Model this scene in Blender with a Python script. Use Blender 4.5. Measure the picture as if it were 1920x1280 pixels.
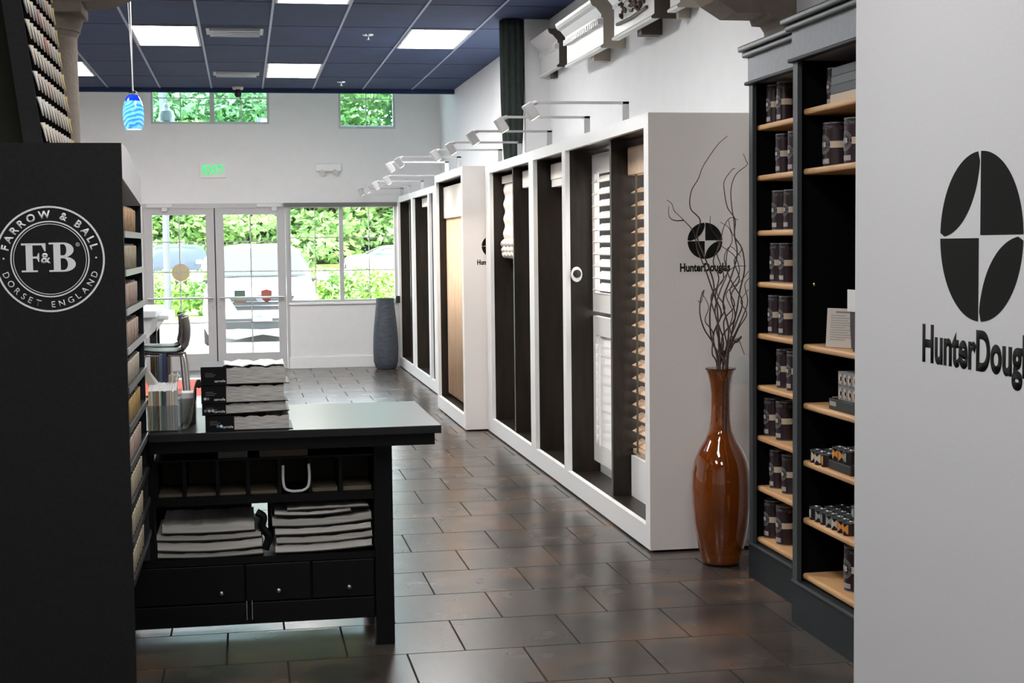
import bpy, bmesh, math, random
from mathutils import Vector, Matrix
PI = math.pi
random.seed(7)
S = bpy.context.scene
for o in list(bpy.data.objects): bpy.data.objects.remove(o)
C = S.collection

# ---------------------------------------------------------------- camera
FPX, YAW, PITCH, ROLL, H = 2787.05, .17812655, .06612373, .01159716, 1.6
fw = Vector((math.sin(YAW)*math.cos(PITCH), math.cos(YAW)*math.cos(PITCH), -math.sin(PITCH)))
rt = Vector((math.cos(YAW), -math.sin(YAW), 0)); dn = fw.cross(rt)
r2 = math.cos(ROLL)*rt + math.sin(ROLL)*dn
d2 = -math.sin(ROLL)*rt + math.cos(ROLL)*dn
cd = bpy.data.cameras.new('camera'); cam = bpy.data.objects.new('camera', cd); C.objects.link(cam)
m = Matrix(((r2.x, -d2.x, -fw.x, 0), (r2.y, -d2.y, -fw.y, 0), (r2.z, -d2.z, -fw.z, H), (0, 0, 0, 1)))
cam.matrix_world = m
cd.sensor_width = 36; cd.lens = FPX/1920*36; cd.clip_start = .05; cd.clip_end = 500
S.camera = cam

# ---------------------------------------------------------------- world, sun, exposure
S.view_settings.view_transform = 'Standard'; S.view_settings.look = 'None'
S.view_settings.gamma = 1; S.view_settings.use_curve_mapping = False
S.view_settings.exposure = 0.0
PANEL_E, SPOT_E, SKY_E, SUN_E, BACK_E = 38.0, 16.0, 9.0, 18.0, 52.0
w = bpy.data.worlds.new('sky'); S.world = w; w.use_nodes = True
nt = w.node_tree; nt.nodes.clear()
bgn = nt.nodes.new('ShaderNodeBackground'); out = nt.nodes.new('ShaderNodeOutputWorld')
sky = nt.nodes.new('ShaderNodeTexSky'); sky.sky_type = 'HOSEK_WILKIE'; sky.turbidity = 6
sky.sun_direction = Vector((-.3, -.45, .84)).normalized()
mixn = nt.nodes.new('ShaderNodeMixRGB'); mixn.inputs[0].default_value = .75
mixn.inputs[2].default_value = (.86, .94, 1, 1)
nt.links.new(sky.outputs[0], mixn.inputs[1]); nt.links.new(mixn.outputs[0], bgn.inputs[0])
bgn.inputs[1].default_value = SKY_E; nt.links.new(bgn.outputs[0], out.inputs[0])
sl = bpy.data.lights.new('sun', 'SUN'); sl.energy = SUN_E; sl.angle = .03; sl.color = (1, .97, .9)
so = bpy.data.objects.new('sun', sl); C.objects.link(so); so.location = (0, 30, 30)
so.rotation_euler = Vector((-.3, -.45, .84)).to_track_quat('Z', 'Y').to_euler()
# area lamps added out of view near the camera to brighten the near panel
def area(x, y, z, sx, sy, e, col=(1, .985, .975)):
    l = bpy.data.lights.new('unseen_fill_lamp', 'AREA'); l.shape = 'RECTANGLE'; l.size = sx; l.size_y = sy; l.energy = e; l.color = col
    o = bpy.data.objects.new('unseen_fill_lamp', l); C.objects.link(o); o.location = (x, y, z)
for (x, y) in ((-1.2, 2.6), (.8, 1.2), (.6, 4.2)): area(x, y, 3.44, .6, 1.2, BACK_E)

# ---------------------------------------------------------------- materials
MATS = {}
def M(name, col, rough=.6, metal=0, var=0, vs=8, bump=0, bs=60, coat=0, alpha=None, emit=0, trans=0, spec=.5, stretch=None, col2=None):
    if name in MATS: return MATS[name]
    mt = bpy.data.materials.new(name); mt.use_nodes = True; n = mt.node_tree; b = n.nodes['Principled BSDF']
    col = tuple(col)+(1,)
    b.inputs['Base Color'].default_value = col; b.inputs['Roughness'].default_value = rough
    b.inputs['Metallic'].default_value = metal; b.inputs['Specular IOR Level'].default_value = spec
    b.inputs['Coat Weight'].default_value = coat; b.inputs['Transmission Weight'].default_value = trans
    if emit:
        b.inputs['Emission Color'].default_value = col; b.inputs['Emission Strength'].default_value = emit
    if var or bump or col2:
        tc = n.nodes.new('ShaderNodeTexCoord'); mp = n.nodes.new('ShaderNodeMapping'); n.links.new(tc.outputs['Object'], mp.inputs[0])
        if stretch: mp.inputs['Scale'].default_value = stretch
    if var or col2:
        nz = n.nodes.new('ShaderNodeTexNoise'); nz.inputs['Scale'].default_value = vs; nz.inputs['Detail'].default_value = 6
        n.links.new(mp.outputs[0], nz.inputs['Vector'])
        cr = n.nodes.new('ShaderNodeValToRGB'); cr.color_ramp.elements[0].position = .3; cr.color_ramp.elements[1].position = .7
        lo = tuple(max(0, c*(1-var)) for c in col[:3])+(1,); hi = tuple(c*(1+var) for c in col[:3])+(1,)
        if col2: lo = col; hi = tuple(col2)+(1,)
        cr.color_ramp.elements[0].color = lo; cr.color_ramp.elements[1].color = hi
        n.links.new(nz.outputs[0], cr.inputs[0]); n.links.new(cr.outputs[0], b.inputs['Base Color'])
    if bump:
        nb = n.nodes.new('ShaderNodeTexNoise'); nb.inputs['Scale'].default_value = bs; n.links.new(mp.outputs[0], nb.inputs['Vector'])
        bp = n.nodes.new('ShaderNodeBump'); bp.inputs['Strength'].default_value = bump; bp.inputs['Distance'].default_value = .01
        n.links.new(nb.outputs[0], bp.inputs['Height']); n.links.new(bp.outputs[0], b.inputs['Normal'])
    MATS[name] = mt; return mt
def glass_mat(name, tint, refl=.06):
    mt = bpy.data.materials.new(name); mt.use_nodes = True; n = mt.node_tree; n.nodes.clear()
    o = n.nodes.new('ShaderNodeOutputMaterial'); mx = n.nodes.new('ShaderNodeMixShader'); t = n.nodes.new('ShaderNodeBsdfTransparent'); g = n.nodes.new('ShaderNodeBsdfGlossy')
    t.inputs[0].default_value = tuple(tint)+(1,); g.inputs['Roughness'].default_value = .02; mx.inputs[0].default_value = refl
    n.links.new(t.outputs[0], mx.inputs[1]); n.links.new(g.outputs[0], mx.inputs[2]); n.links.new(mx.outputs[0], o.inputs[0]); MATS[name] = mt; return mt
white_wall = M('wall_paint', (.79, .79, .795), .85, var=.015, bump=.05, bs=150)
white_lac = M('white_display_paint', (.80, .80, .80), .55, var=.01, vs=20)
grey_panel = M('display_end_paint', (.84, .79, .755), .75, var=.03, vs=140)
darkwood = M('dark_stained_wood', (.009, .0075, .006), .38, spec=.28, col2=(.023, .015, .010), vs=7, stretch=(3, 3, .5), bump=.08, bs=40)
blackp = M('black_paint', (.0035, .0036, .0038), .45, var=.2, vs=40, spec=.18)
panelblack = M('charcoal_panel', (.0125, .0125, .013), .8, var=.15, vs=90, spec=.12)
blackgloss = M('black_desk_top', (.009, .0095, .010), .30, spec=.3)
navy = M('navy_ceiling_tile', (.0105, .029, .088), .85, var=.2, vs=3, bump=.2, bs=200)
gridm = M('ceiling_grid_metal', (.30, .34, .44), .5)
caseblue = M('slate_bookcase_paint', (.245, .26, .285), .5, var=.06, vs=40)
casedark = M('dark_bookcase_paint', (.013, .017, .020), .5, var=.15, vs=40, spec=.2)
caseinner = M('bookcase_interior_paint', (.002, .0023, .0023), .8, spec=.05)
oak = M('oak_shelf', (.58, .31, .13), .45, col2=(.70, .42, .20), vs=9, stretch=(1, .25, 1))
chrome = M('chrome', (.7, .7, .72), .16, metal=1)
steel = M('brushed_steel', (.45, .46, .48), .35, metal=1)
black_pl = M('black_plastic', (.012, .012, .013), .35)
whitepl = M('white_plastic', (.8, .8, .78), .4)
decal_w = M('white_lettering', (.62, .63, .64), .6)
decal_b = M('black_lettering', (.008, .008, .0075), .75, spec=.15)
alum = M('white_aluminium', (.49, .49, .495), .45, var=.02)
taupe = M('taupe_plaster', (.19, .155, .125), .8, var=.1, vs=25, bump=.2, bs=60)
glass = glass_mat('window_glass', (.97, 1, .99), .04)
glass_hi = glass_mat('tinted_upper_glass', (.82, .95, .97), .05)
acrylic = glass_mat('clear_acrylic', (.80, .83, .84), .12)
lens = M('light_lens', (1, .995, .985), emit=PANEL_E)
bulb = M('lamp_bulb', (1, .9, .75), emit=3)
amber = M('amber_glass', (.24, .050, .004), .07, trans=.45, col2=(.36, .085, .008), vs=5, coat=1)
potgrey = M('ribbed_grey_ceramic', (.055, .065, .085), .6, var=.35, vs=14, stretch=(1, 1, 6), bump=.5, bs=30)
green_curt = M('dark_green_drape', (.014, .024, .019), .8, var=.3, vs=20)
shutter_w = M('shutter_white', (.78, .77, .75), .45)
backlit = M('backlit_diffuser', (1, 1, 1), emit=2.5)
blind_wood = M('pale_wood_blind', (.52, .38, .27), .5, var=.12, vs=30)
sheer = M('peach_sheer_fabric', (.80, .53, .33), .8, col2=(.86, .64, .44), vs=10, stretch=(14, 14, .3))
linen = M('cream_linen', (.80, .76, .70), .85, var=.04, vs=60)
paper = M('paper_page_edges', (.60, .58, .55), .8, col2=(.20, .19, .18), vs=22, stretch=(.8, .8, 26))
magpap = M('catalogue_page_edges', (.50, .48, .44), .8, col2=(.32, .30, .27), vs=8, stretch=(.5, .5, 40))
whitepap = M('white_paper', (.75, .75, .73), .7, var=.03)
tan = M('tan_card', (.62, .43, .28), .7, var=.15, vs=30)
greige = M('greige_card', (.52, .47, .40), .7, var=.1)
twig = M('willow_bark', (.075, .045, .032), .7, var=.4, vs=60)

# floor: square tiles in a half-offset bond
def floor_mat():
    mt = bpy.data.materials.new('brown_slate_tile'); mt.use_nodes = True; n = mt.node_tree; b = n.nodes['Principled BSDF']
    tc = n.nodes.new('ShaderNodeTexCoord'); mp = n.nodes.new('ShaderNodeMapping'); n.links.new(tc.outputs['Object'], mp.inputs[0])
    mp.inputs['Location'].default_value = (-.828, -.454, 0)
    br = n.nodes.new('ShaderNodeTexBrick'); br.offset = .5; br.inputs['Scale'].default_value = 1
    br.inputs['Brick Width'].default_value = .4625; br.inputs['Row Height'].default_value = .478; br.inputs['Mortar Size'].default_value = .0042
    br.inputs['Mortar Smooth'].default_value = .1; br.inputs['Bias'].default_value = 0
    br.inputs['Color1'].default_value = (.8, .8, .8, 1); br.inputs['Color2'].default_value = (1.15, 1.15, 1.15, 1); br.inputs['Mortar'].default_value = (.45, .45, .45, 1)
    n.links.new(mp.outputs[0], br.inputs['Vector'])
    nz = n.nodes.new('ShaderNodeTexNoise'); nz.inputs['Scale'].default_value = 3.2; nz.inputs['Detail'].default_value = 4; nz.inputs['Roughness'].default_value = .55
    n.links.new(tc.outputs['Object'], nz.inputs['Vector'])
    cr = n.nodes.new('ShaderNodeValToRGB'); e = cr.color_ramp.elements; e[0].position = .36; e[0].color = (.038, .034, .031, 1); e[1].position = .72; e[1].color = (.145, .078, .045, 1)
    k = e.new(.52); k.color = (.068, .054, .045, 1)
    n.links.new(nz.outputs[0], cr.inputs[0])
    mx = n.nodes.new('ShaderNodeMixRGB'); mx.blend_type = 'MULTIPLY'; mx.inputs[0].default_value = 1
    n.links.new(cr.outputs[0], mx.inputs[1]); n.links.new(br.outputs['Color'], mx.inputs[2]); n.links.new(mx.outputs[0], b.inputs['Base Color'])
    nz2 = n.nodes.new('ShaderNodeTexNoise'); nz2.inputs['Scale'].default_value = 4; nz2.inputs['Detail'].default_value = 2; n.links.new(tc.outputs['Object'], nz2.inputs['Vector'])
    mr = n.nodes.new('ShaderNodeMapRange'); mr.inputs['To Min'].default_value = .17; mr.inputs['To Max'].default_value = .33
    n.links.new(nz2.outputs[0], mr.inputs['Value'])
    mrx = n.nodes.new('ShaderNodeMixRGB'); n.links.new(br.outputs['Fac'], mrx.inputs[0]); n.links.new(mr.outputs[0], mrx.inputs[1]); mrx.inputs[2].default_value = (.9, .9, .9, 1); n.links.new(mrx.outputs[0], b.inputs['Roughness'])
    msx = n.nodes.new('ShaderNodeMixRGB'); n.links.new(br.outputs['Fac'], msx.inputs[0]); msx.inputs[1].default_value = (.47, .47, .47, 1); msx.inputs[2].default_value = (.2, .2, .2, 1); n.links.new(msx.outputs[0], b.inputs['Specular IOR Level'])
    ad = n.nodes.new('ShaderNodeMath'); ad.operation = 'MULTIPLY_ADD'; ad.inputs[1].default_value = -1.0; n.links.new(br.outputs['Fac'], ad.inputs[0])
    sc = n.nodes.new('ShaderNodeMath'); sc.operation = 'MULTIPLY'; sc.inputs[1].default_value = .05; ad.inputs[2].default_value = 0
    bp = n.nodes.new('ShaderNodeBump'); bp.inputs['Strength'].default_value = .6; bp.inputs['Distance'].default_value = .004
    n.links.new(ad.outputs[0], bp.inputs['Height']); n.links.new(bp.outputs[0], b.inputs['Normal'])
    return mt

# ---------------------------------------------------------------- helpers
def obj(name, bm, mat, parent=None, smooth=False, world=True, mod=None):
    if parent is not None and world: bmesh.ops.translate(bm, verts=bm.verts, vec=-Vector(parent['_w']))
    me = bpy.data.meshes.new(name); bm.to_mesh(me); bm.free(); me.materials.append(mat)
    o = bpy.data.objects.new(name, me); C.objects.link(o)
    if parent is not None:
        o.parent = parent; o['_w'] = parent['_w']
    else: o['_w'] = (0., 0., 0.)
    if smooth:
        for p in me.polygons: p.use_smooth = True
        if smooth != 'all':
            try: me.set_sharp_from_angle(angle=math.radians(40))
            except Exception: pass
    return o
def empty(name, label, cat, loc=(0, 0, 0), group=None):
    o = bpy.data.objects.new(name, None); C.objects.link(o); o.location = loc; o['_w'] = tuple(float(c) for c in loc)
    o.empty_display_size = .05; return tag(o, label, cat, group)
def tag(o, label, cat, group=None, kind=None):
    o['label'] = label; o['category'] = cat
    if group: o['group'] = group
    if kind: o['kind'] = kind
    return o
def struct(name, bm, mat, parent=None, smooth=False, label=None):
    o = obj(name, bm, mat, parent, smooth)
    if parent is None:
        o['kind'] = 'structure'
        if label: o['label'] = label
    return o
def sempty(name, loc=(0, 0, 0)):
    o = bpy.data.objects.new(name, None); C.objects.link(o); o.location = loc; o['_w'] = tuple(float(c) for c in loc); o['kind'] = 'structure'; return o
def dup(o, loc, label=None, group=None, rotz=None, parent=None):
    c = o.copy(); C.objects.link(c)
    if parent: c.parent = parent
    else: c.location = loc
    if rotz is not None: c.rotation_euler = (0, 0, rotz)
    if label: c['label'] = label
    if group: c['group'] = group
    for ch in list(o.children):
        if ch.name.startswith('__'): continue
        dup(ch, None, parent=c)
    return c
def nb(): return bmesh.new()
def box(bm, x0, x1, y0, y1, z0, z1, bev=0, mat=None):
    vs = [bm.verts.new((x, y, z)) for x in (x0, x1) for y in (y0, y1) for z in (z0, z1)]
    fs = [(0, 1, 3, 2), (4, 6, 7, 5), (0, 4, 5, 1), (2, 3, 7, 6), (0, 2, 6, 4), (1, 5, 7, 3)]
    faces = [bm.faces.new([vs[i] for i in f]) for f in fs]
    if bev:
        es = list({e for f in faces for e in f.edges})
        r = bmesh.ops.bevel(bm, geom=es, offset=bev, segments=2, affect='EDGES', profile=.5)
        if mat is not None: vs = list({v for f in r['faces'] for v in f.verts} | {v for v in vs if v.is_valid})
    if mat is not None: bmesh.ops.transform(bm, matrix=mat, verts=[v for v in vs if v.is_valid])
    return bm
def B(*a, **k): return box(nb(), *a, **k)
def lathe(prof, cx=0, cy=0, seg=32, cap=True):
    bm = nb(); rings = []
    for r, z in prof:
        rings.append([bm.verts.new((cx+r*math.cos(2*PI*i/seg), cy+r*math.sin(2*PI*i/seg), z)) for i in range(seg)])
    for a, b in zip(rings, rings[1:]):
        for i in range(seg): bm.faces.new((a[i], a[(i+1) % seg], b[(i+1) % seg], b[i]))
    if cap:
        bm.faces.new(rings[0][::-1]); bm.faces.new(rings[-1])
    return bm
def tube(bm, pts, rad, seg=8, caps=True):
    pts = [Vector(p) for p in pts]; n = len(pts)
    if not hasattr(rad, '__len__'): rad = [rad]*n
    t = (pts[1]-pts[0]).normalized(); a = t.orthogonal().normalized(); rings = []
    for i, p in enumerate(pts):
        if 0 < i < n-1: t2 = (pts[i+1]-pts[i-1]).normalized()
        elif i == 0: t2 = t
        else: t2 = (pts[i]-pts[i-1]).normalized()
        a = (a - t2*a.dot(t2)).normalized(); b = t2.cross(a)
        rings.append([bm.verts.new(p+rad[i]*(a*math.cos(2*PI*k/seg)+b*math.sin(2*PI*k/seg))) for k in range(seg)])
    for r0, r1 in zip(rings, rings[1:]):
        for k in range(seg): bm.faces.new((r0[k], r0[(k+1) % seg], r1[(k+1) % seg], r1[k]))
    if caps:
        bm.faces.new(rings[0][::-1]); bm.faces.new(rings[-1])
    return bm
def prism(bm, pts, vec):
    vec = Vector(vec); a = [bm.verts.new(p) for p in pts]; b = [bm.verts.new(Vector(p)+vec) for p in pts]
    n = len(a); bm.faces.new(a[::-1]); bm.faces.new(b)
    for i in range(n): bm.faces.new((a[i], a[(i+1) % n], b[(i+1) % n], b[i]))
    bmesh.ops.recalc_face_normals(bm, faces=bm.faces); return bm
def smoothpts(ctrl, k=6):
    P = [Vector(p) for p in ctrl]; P = [P[0]*2-P[1]]+P+[P[-1]*2-P[-2]]; o = []
    for i in range(1, len(P)-2):
        for j in range(k):
            t = j/k; a, b, c, d = P[i-1], P[i], P[i+1], P[i+2]
            o.append(.5*((2*b)+(c-a)*t+(2*a-5*b+4*c-d)*t*t+(3*b-a-3*c+d)*t**3))
    o.append(P[-2]); return o
# flat 2-D artwork -> bmesh in a plane
def text2d(s, size=1, off=0, sx=1, align='LEFT'):
    cu = bpy.data.curves.new('t', 'FONT'); cu.body = s; cu.size = size; cu.offset = off; cu.align_x = align; cu.resolution_u = 6
    o = bpy.data.objects.new('t', cu); C.objects.link(o); dg = bpy.context.evaluated_depsgraph_get()
    me = bpy.data.meshes.new_from_object(o.evaluated_get(dg)); bm = nb(); bm.from_mesh(me)
    bpy.data.objects.remove(o); bpy.data.meshes.remove(me); bpy.data.curves.remove(cu)
    for v in bm.verts: v.co.x *= sx
    return bm
def merge(dst, src, M4=None):
    if M4 is not None: bmesh.ops.transform(src, matrix=M4, verts=src.verts)
    me = bpy.data.meshes.new('tmp'); src.to_mesh(me); src.free(); dst.from_mesh(me); bpy.data.meshes.remove(me); return dst
def ngon(bm, pts): bm.faces.new([bm.verts.new((p[0], p[1], 0)) for p in pts])
def rect2(bm, x0, x1, y0, y1): ngon(bm, ((x0, y0), (x1, y0), (x1, y1), (x0, y1)))
def ring2(bm, r0, r1, a0=0, a1=2*PI, n=64, cx=0, cy=0, ex=1):
    P = [[bm.verts.new((cx+ex*r*math.cos(a0+(a1-a0)*i/n), cy+r*math.sin(a0+(a1-a0)*i/n), 0)) for r in (r0, r1)] for i in range(n+1)]
    for a, b in zip(P, P[1:]): bm.faces.new((a[0], a[1], b[1], b[0]))
def serifF(bm, x=0, y=0, s=1):
    def R(a, b, c, d): rect2(bm, x+a*s, x+b*s, y+c*s, y+d*s)
    R(.17, .40, .06, .94); R(.02, .56, 0, .06); R(.02, .84, .93, 1); R(.40, .62, .47, .54)
    ngon(bm, [(x+a*s, y+b*s) for a, b in ((.70, .93), (.84, .93), (.84, .72), (.80, .72))])
    ngon(bm, [(x+a*s, y+b*s) for a, b in ((.54, .54), (.62, .54), (.62, .66), (.59, .66))])
    ngon(bm, [(x+a*s, y+b*s) for a, b in ((.54, .47), (.62, .47), (.62, .35), (.59, .35))][::-1])
def serifB(bm, x=0, y=0, s=1):
    def R(a, b, c, d): rect2(bm, x+a*s, x+b*s, y+c*s, y+d*s)
    R(.17, .40, .06, .94); R(.02, .5, 0, .06); R(.02, .5, .94, 1)
    def bowl(cy, ro, ri, exo, exi, cx=.5):
        n = 20; P = []
        for i in range(n+1):
            a = -PI/2+PI*i/n
            P.append((bm.verts.new((x+(cx+exi*math.cos(a))*s, y+(cy+ri*math.sin(a))*s, 0)), bm.verts.new((x+(cx+exo*math.cos(a))*s, y+(cy+ro*math.sin(a))*s, 0))))
        for a, b in zip(P, P[1:]): bm.faces.new((a[0], a[1], b[1], b[0]))
    bowl(.26, .26, .20, .40, .14); bowl(.75, .25, .19, .34, .10)
    R(.4, .5, .46, .56)
def arctext(bm, s, r, size, a0, a1, off, inward=False, sx=1):
    ws = []
    for ch in s:
        if ch == ' ': ws.append((None, size*.32, 0)); continue
        t = text2d(ch, size, off, sx); xs = [v.co.x for v in t.verts]; ws.append((t, max(xs)-min(xs), min(xs)))
    gap = (abs(a1-a0)*r-sum(q[1] for q in ws))/(len(s)-1); pos = 0
    for t, wd, mn in ws:
        c = pos+wd/2; pos += wd+gap
        if t is None: continue
        if not inward:
            a = a0-c/r; T = Matrix.Translation((r*math.cos(a), r*math.sin(a), 0)) @ Matrix.Rotation(a-PI/2, 4, 'Z') @ Matrix.Translation((-mn-wd/2, 0, 0))
        else:
            a = a0+c/r; T = Matrix.Translation((r*math.cos(a), r*math.sin(a), 0)) @ Matrix.Rotation(a+PI/2, 4, 'Z') @ Matrix.Translation((-mn-wd/2, 0, 0))
        merge(bm, t, T)
def crest2d(detail=True):
    bm = nb()
    ring2(bm, .965, 1.0); ring2(bm, .695, .72)
    if detail:
        ring2(bm, .655, .667)
        arctext(bm, 'FARROW & BALL', .77, .20, math.radians(168), math.radians(12), .006)
        arctext(bm, 'DORSET ENGLAND', .91, .165, math.radians(197), math.radians(343), .001, True)
        for x in (-.84, .84): ring2(bm, 0.0001, .018, n=12, cx=x, cy=.02)
        ring2(bm, .028, .036, cx=.51, cy=.27, n=16); merge(bm, text2d('R', .045), Matrix.Translation((.495, .255, 0)))
    else:
        for k in range(22):
            a = 2*PI*k/22
            if k in (0, 11): continue
            ngon(bm, [(math.cos(a+q)*rr, math.sin(a+q)*rr) for q, rr in ((-.05, .77), (.05, .77), (.05, .90), (-.05, .90))])
    serifF(bm, -.53, -.24, .54); serifB(bm, -.03, -.24, .55)
    t = text2d('&', .27, .006); merge(bm, t, Matrix.Translation((-.17, -.07, 0)))
    return bm
def logo2d():
    bm = nb(); n = 24; g = .018
    def arc(a, b): return [(math.cos(a+(b-a)*i/n), math.sin(a+(b-a)*i/n)) for i in range(n+1)]
    q = arc(.02, PI/2-.02); ngon(bm, [(g, g)]+q)
    q = arc(PI+.02, 1.5*PI-.02); ngon(bm, [(-g, -g)]+q)
    a = arc(PI/2+.05, PI-.05); ngon(bm, a+[(y-1, x+1) for x, y in a][1:-1][::-1])
    a = arc(1.5*PI+.05, 2*PI-.05); ngon(bm, a+[(y+1, x-1) for x, y in a][1:-1][::-1])
    return bm
def plane_xf(org, u, v):
    u = Vector(u); v = Vector(v); n = u.cross(v)
    return Matrix(((u.x, v.x, n.x, org[0]), (u.y, v.y, n.y, org[1]), (u.z, v.z, n.z, org[2]), (0, 0, 0, 1)))
def decal(name, bm2, mat, parent, org, u, v, scale=1, thick=.0006):
    bmesh.ops.scale(bm2, vec=(scale, scale, 1), verts=bm2.verts)
    r = bmesh.ops.extrude_face_region(bm2, geom=bm2.faces[:])
    vv = [e for e in r['geom'] if isinstance(e, bmesh.types.BMVert)]; bmesh.ops.translate(bm2, verts=vv, vec=(0, 0, thick))
    bmesh.ops.transform(bm2, matrix=plane_xf(org, u, v), verts=bm2.verts)
    bmesh.ops.recalc_face_normals(bm2, faces=bm2.faces)
    return obj(name, bm2, mat, parent)

# ---------------------------------------------------------------- structure
WALLX, CZ, CEND, FY = 2.58, 3.47, 18.1, 19.5
struct('floor', B(-5, 2.9, -1, FY+.15, -.12, 0), floor_mat())
bm = nb(); box(bm, -5, WALLX, -1, CEND, CZ, CZ+.05); struct('ceiling', bm, navy)
struct('ceiling_upper', B(-5.1, 2.9, -1.1, FY+.5, 4.3, 4.45), white_wall)
struct('wall_ceiling_drop', B(-5, WALLX, CEND, CEND+.05, CZ-.02, 4.3), white_wall)
struct('wall_right', B(WALLX, WALLX+.2, -1, FY, 0, 4.3), white_wall)
struct('wall_left', B(-5.15, -5, -1, FY, 0, 4.3), white_wall)
struct('wall_back', B(-5.15, 2.9, -1.15, -1, 0, 4.3), white_wall)
def wall_holes(x0, x1, y0, y1, z0, z1, holes):
    xs = sorted({x0, x1, *[h[0] for h in holes], *[h[1] for h in holes]}); zs = sorted({z0, z1, *[h[2] for h in holes], *[h[3] for h in holes]})
    bm = nb()
    for a, b in zip(xs, xs[1:]):
        for c, d in zip(zs, zs[1:]):
            mx, mz = (a+b)/2, (c+d)/2
            if any(h[0] < mx < h[1] and h[2] < mz < h[3] for h in holes): continue
            box(bm, a, b, y0, y1, c, d)
    bmesh.ops.remove_doubles(bm, verts=bm.verts, dist=1e-5); return bm
struct('wall_front', wall_holes(-5, WALLX+.2, FY, FY+.15, 0, 4.3, [(-1.25, .565, 0, 2.15), (.585, 1.99, .86, 2.12), (-1.11, .374, 3.16, 3.95), (1.26, 2.0, 3.105, 3.95)]), white_wall)
struct('baseboard_front', B(.57, 2.5, FY-.018, FY, 0, .15, bev=.004), white_lac)
struct('baseboard_right', B(2.02, WALLX, FY-.03, FY-.018, 0, .15), white_lac)
# wall pier that carries the drape
struct('wall_pier', B(2.365, WALLX, 12.38, 12.75, 2.26, CZ), white_wall)
# ceiling grid
bm = nb()
for k in range(-8, 7):
    x = .87+.5945*k
    if x < WALLX: box(bm, x-.010, x+.010, 2, CEND, CZ-.006, CZ)
ROWY = [CEND-.0, 16.85, 15.55, 14.27, 12.98, 11.72, 10.45, 9.2, 7.95, 6.7, 5.45]
struct('trim_ceiling_grid', bm, M('tee_bar', (.20, .24, .36), .5))
bm = nb()
for y in ROWY: box(bm, -5, WALLX, y-.008, y+.008, CZ-.003, CZ)
struct('trim_ceiling_row_shade', bm, M('cross_tee_shade', (.012, .016, .045), .7))  # cross lines coloured dark navy as the shadow lines between tile rows
bm = nb(); box(bm, -5, WALLX, CEND-.02, CEND+.052, CZ-.05, CZ); struct('trim_ceiling_edge', bm, navy)
# ceiling lights
def ceil_light(x0, x1, y0, y1, label):
    t = empty('ceiling_light', label, 'ceiling light', ((x0+x1)/2, (y0+y1)/2, CZ), 'recessed ceiling light panels')
    bm = nb(); e = .02
    box(bm, x0, x1, y0, y0+e, CZ-.012, CZ); box(bm, x0, x1, y1-e, y1, CZ-.012, CZ); box(bm, x0, x0+e, y0+e, y1-e, CZ-.012, CZ); box(bm, x1-e, x1, y0+e, y1-e, CZ-.012, CZ)
    obj('frame', bm, alum, t); obj('diffuser', B(x0+e, x1-e, y0+e, y1-e, CZ-.008, CZ-.002), lens, t)
ceil_light(-.902, -.337, 13.0, 14.26, 'bright panel light in the blue ceiling right beside the hanging blue lamp')
ceil_light(.29, .855, 15.57, 16.84, 'small looking bright ceiling panel nearest the windows, in the middle')
ceil_light(1.48, 2.04, 13.0, 14.26, 'bright ceiling panel light nearest the right wall')
ceil_light(-2.09, -1.53, 15.57, 16.84, 'bright ceiling panel partly hidden by the taupe column at left')
ceil_light(.29, .855, 10.47, 11.70, 'bright ceiling panel cut off by the top of the picture')
ceil_light(-2.09, -1.53, 7.97, 9.18, 'ceiling panel out of sight above the left column')
ceil_light(.29, .855, 6.72, 7.93, 'ceiling panel out of sight above the aisle')
def vent(x0, x1, y0, y1, label):
    t = empty('ceiling_vent', label, 'air vent', ((x0+x1)/2, (y0+y1)/2, CZ), 'slotted air vents')
    bm = nb(); box(bm, x0, x1, y0, y1, CZ-.01, CZ); obj('face_plate', bm, M('vent_grey', (.26, .28, .31), .5), t)
    for k in range(4):
        y = y0+.04+(y1-y0-.08)*k/3
        bm = nb(); box(bm, x0+.03, x1-.03, y-.02, y+.01, CZ-.03, CZ-.008); obj('slat', bm, M('vent_slat', (.42, .44, .47), .4), t)
vent(-.27, .22, 13.1, 13.5, 'grey slotted air vent between the two large ceiling lights')
vent(-.27, .22, 16.35, 16.7, 'grey slotted air vent above the upper window near the camera dome')
for (x, y, l) in ((1.145, 13.43, 'chrome sprinkler head in the blue ceiling left of the right light panel'), (1.158, 17.3, 'chrome sprinkler head at the window edge of the blue ceiling')):
    t = empty('sprinkler_head', l, 'sprinkler', (x, y, CZ), 'ceiling sprinklers')
    obj('escutcheon', lathe([(.045, CZ-.008), (.05, CZ)], x, y, 20), chrome, t); obj('nozzle', lathe([(.018, CZ-.045), (.006, CZ-.04), (.008, CZ-.008)], x, y, 12), chrome, t)
t = empty('dome_camera', 'small black round camera hanging from the ceiling edge in front of the upper window', 'camera', (-.013, 17.95, CZ))
obj('mount', lathe([(.06, CZ-.03), (.065, CZ-.015), (.065, CZ)], -.013, 17.95, 20), whitepl, t)
obj('camera_eye', lathe([(.004, CZ-.125), (.03, CZ-.12), (.042, CZ-.095), (.04, CZ-.06), (.03, CZ-.03)], -.013, 17.95, 20), black_pl, t, True)

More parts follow.
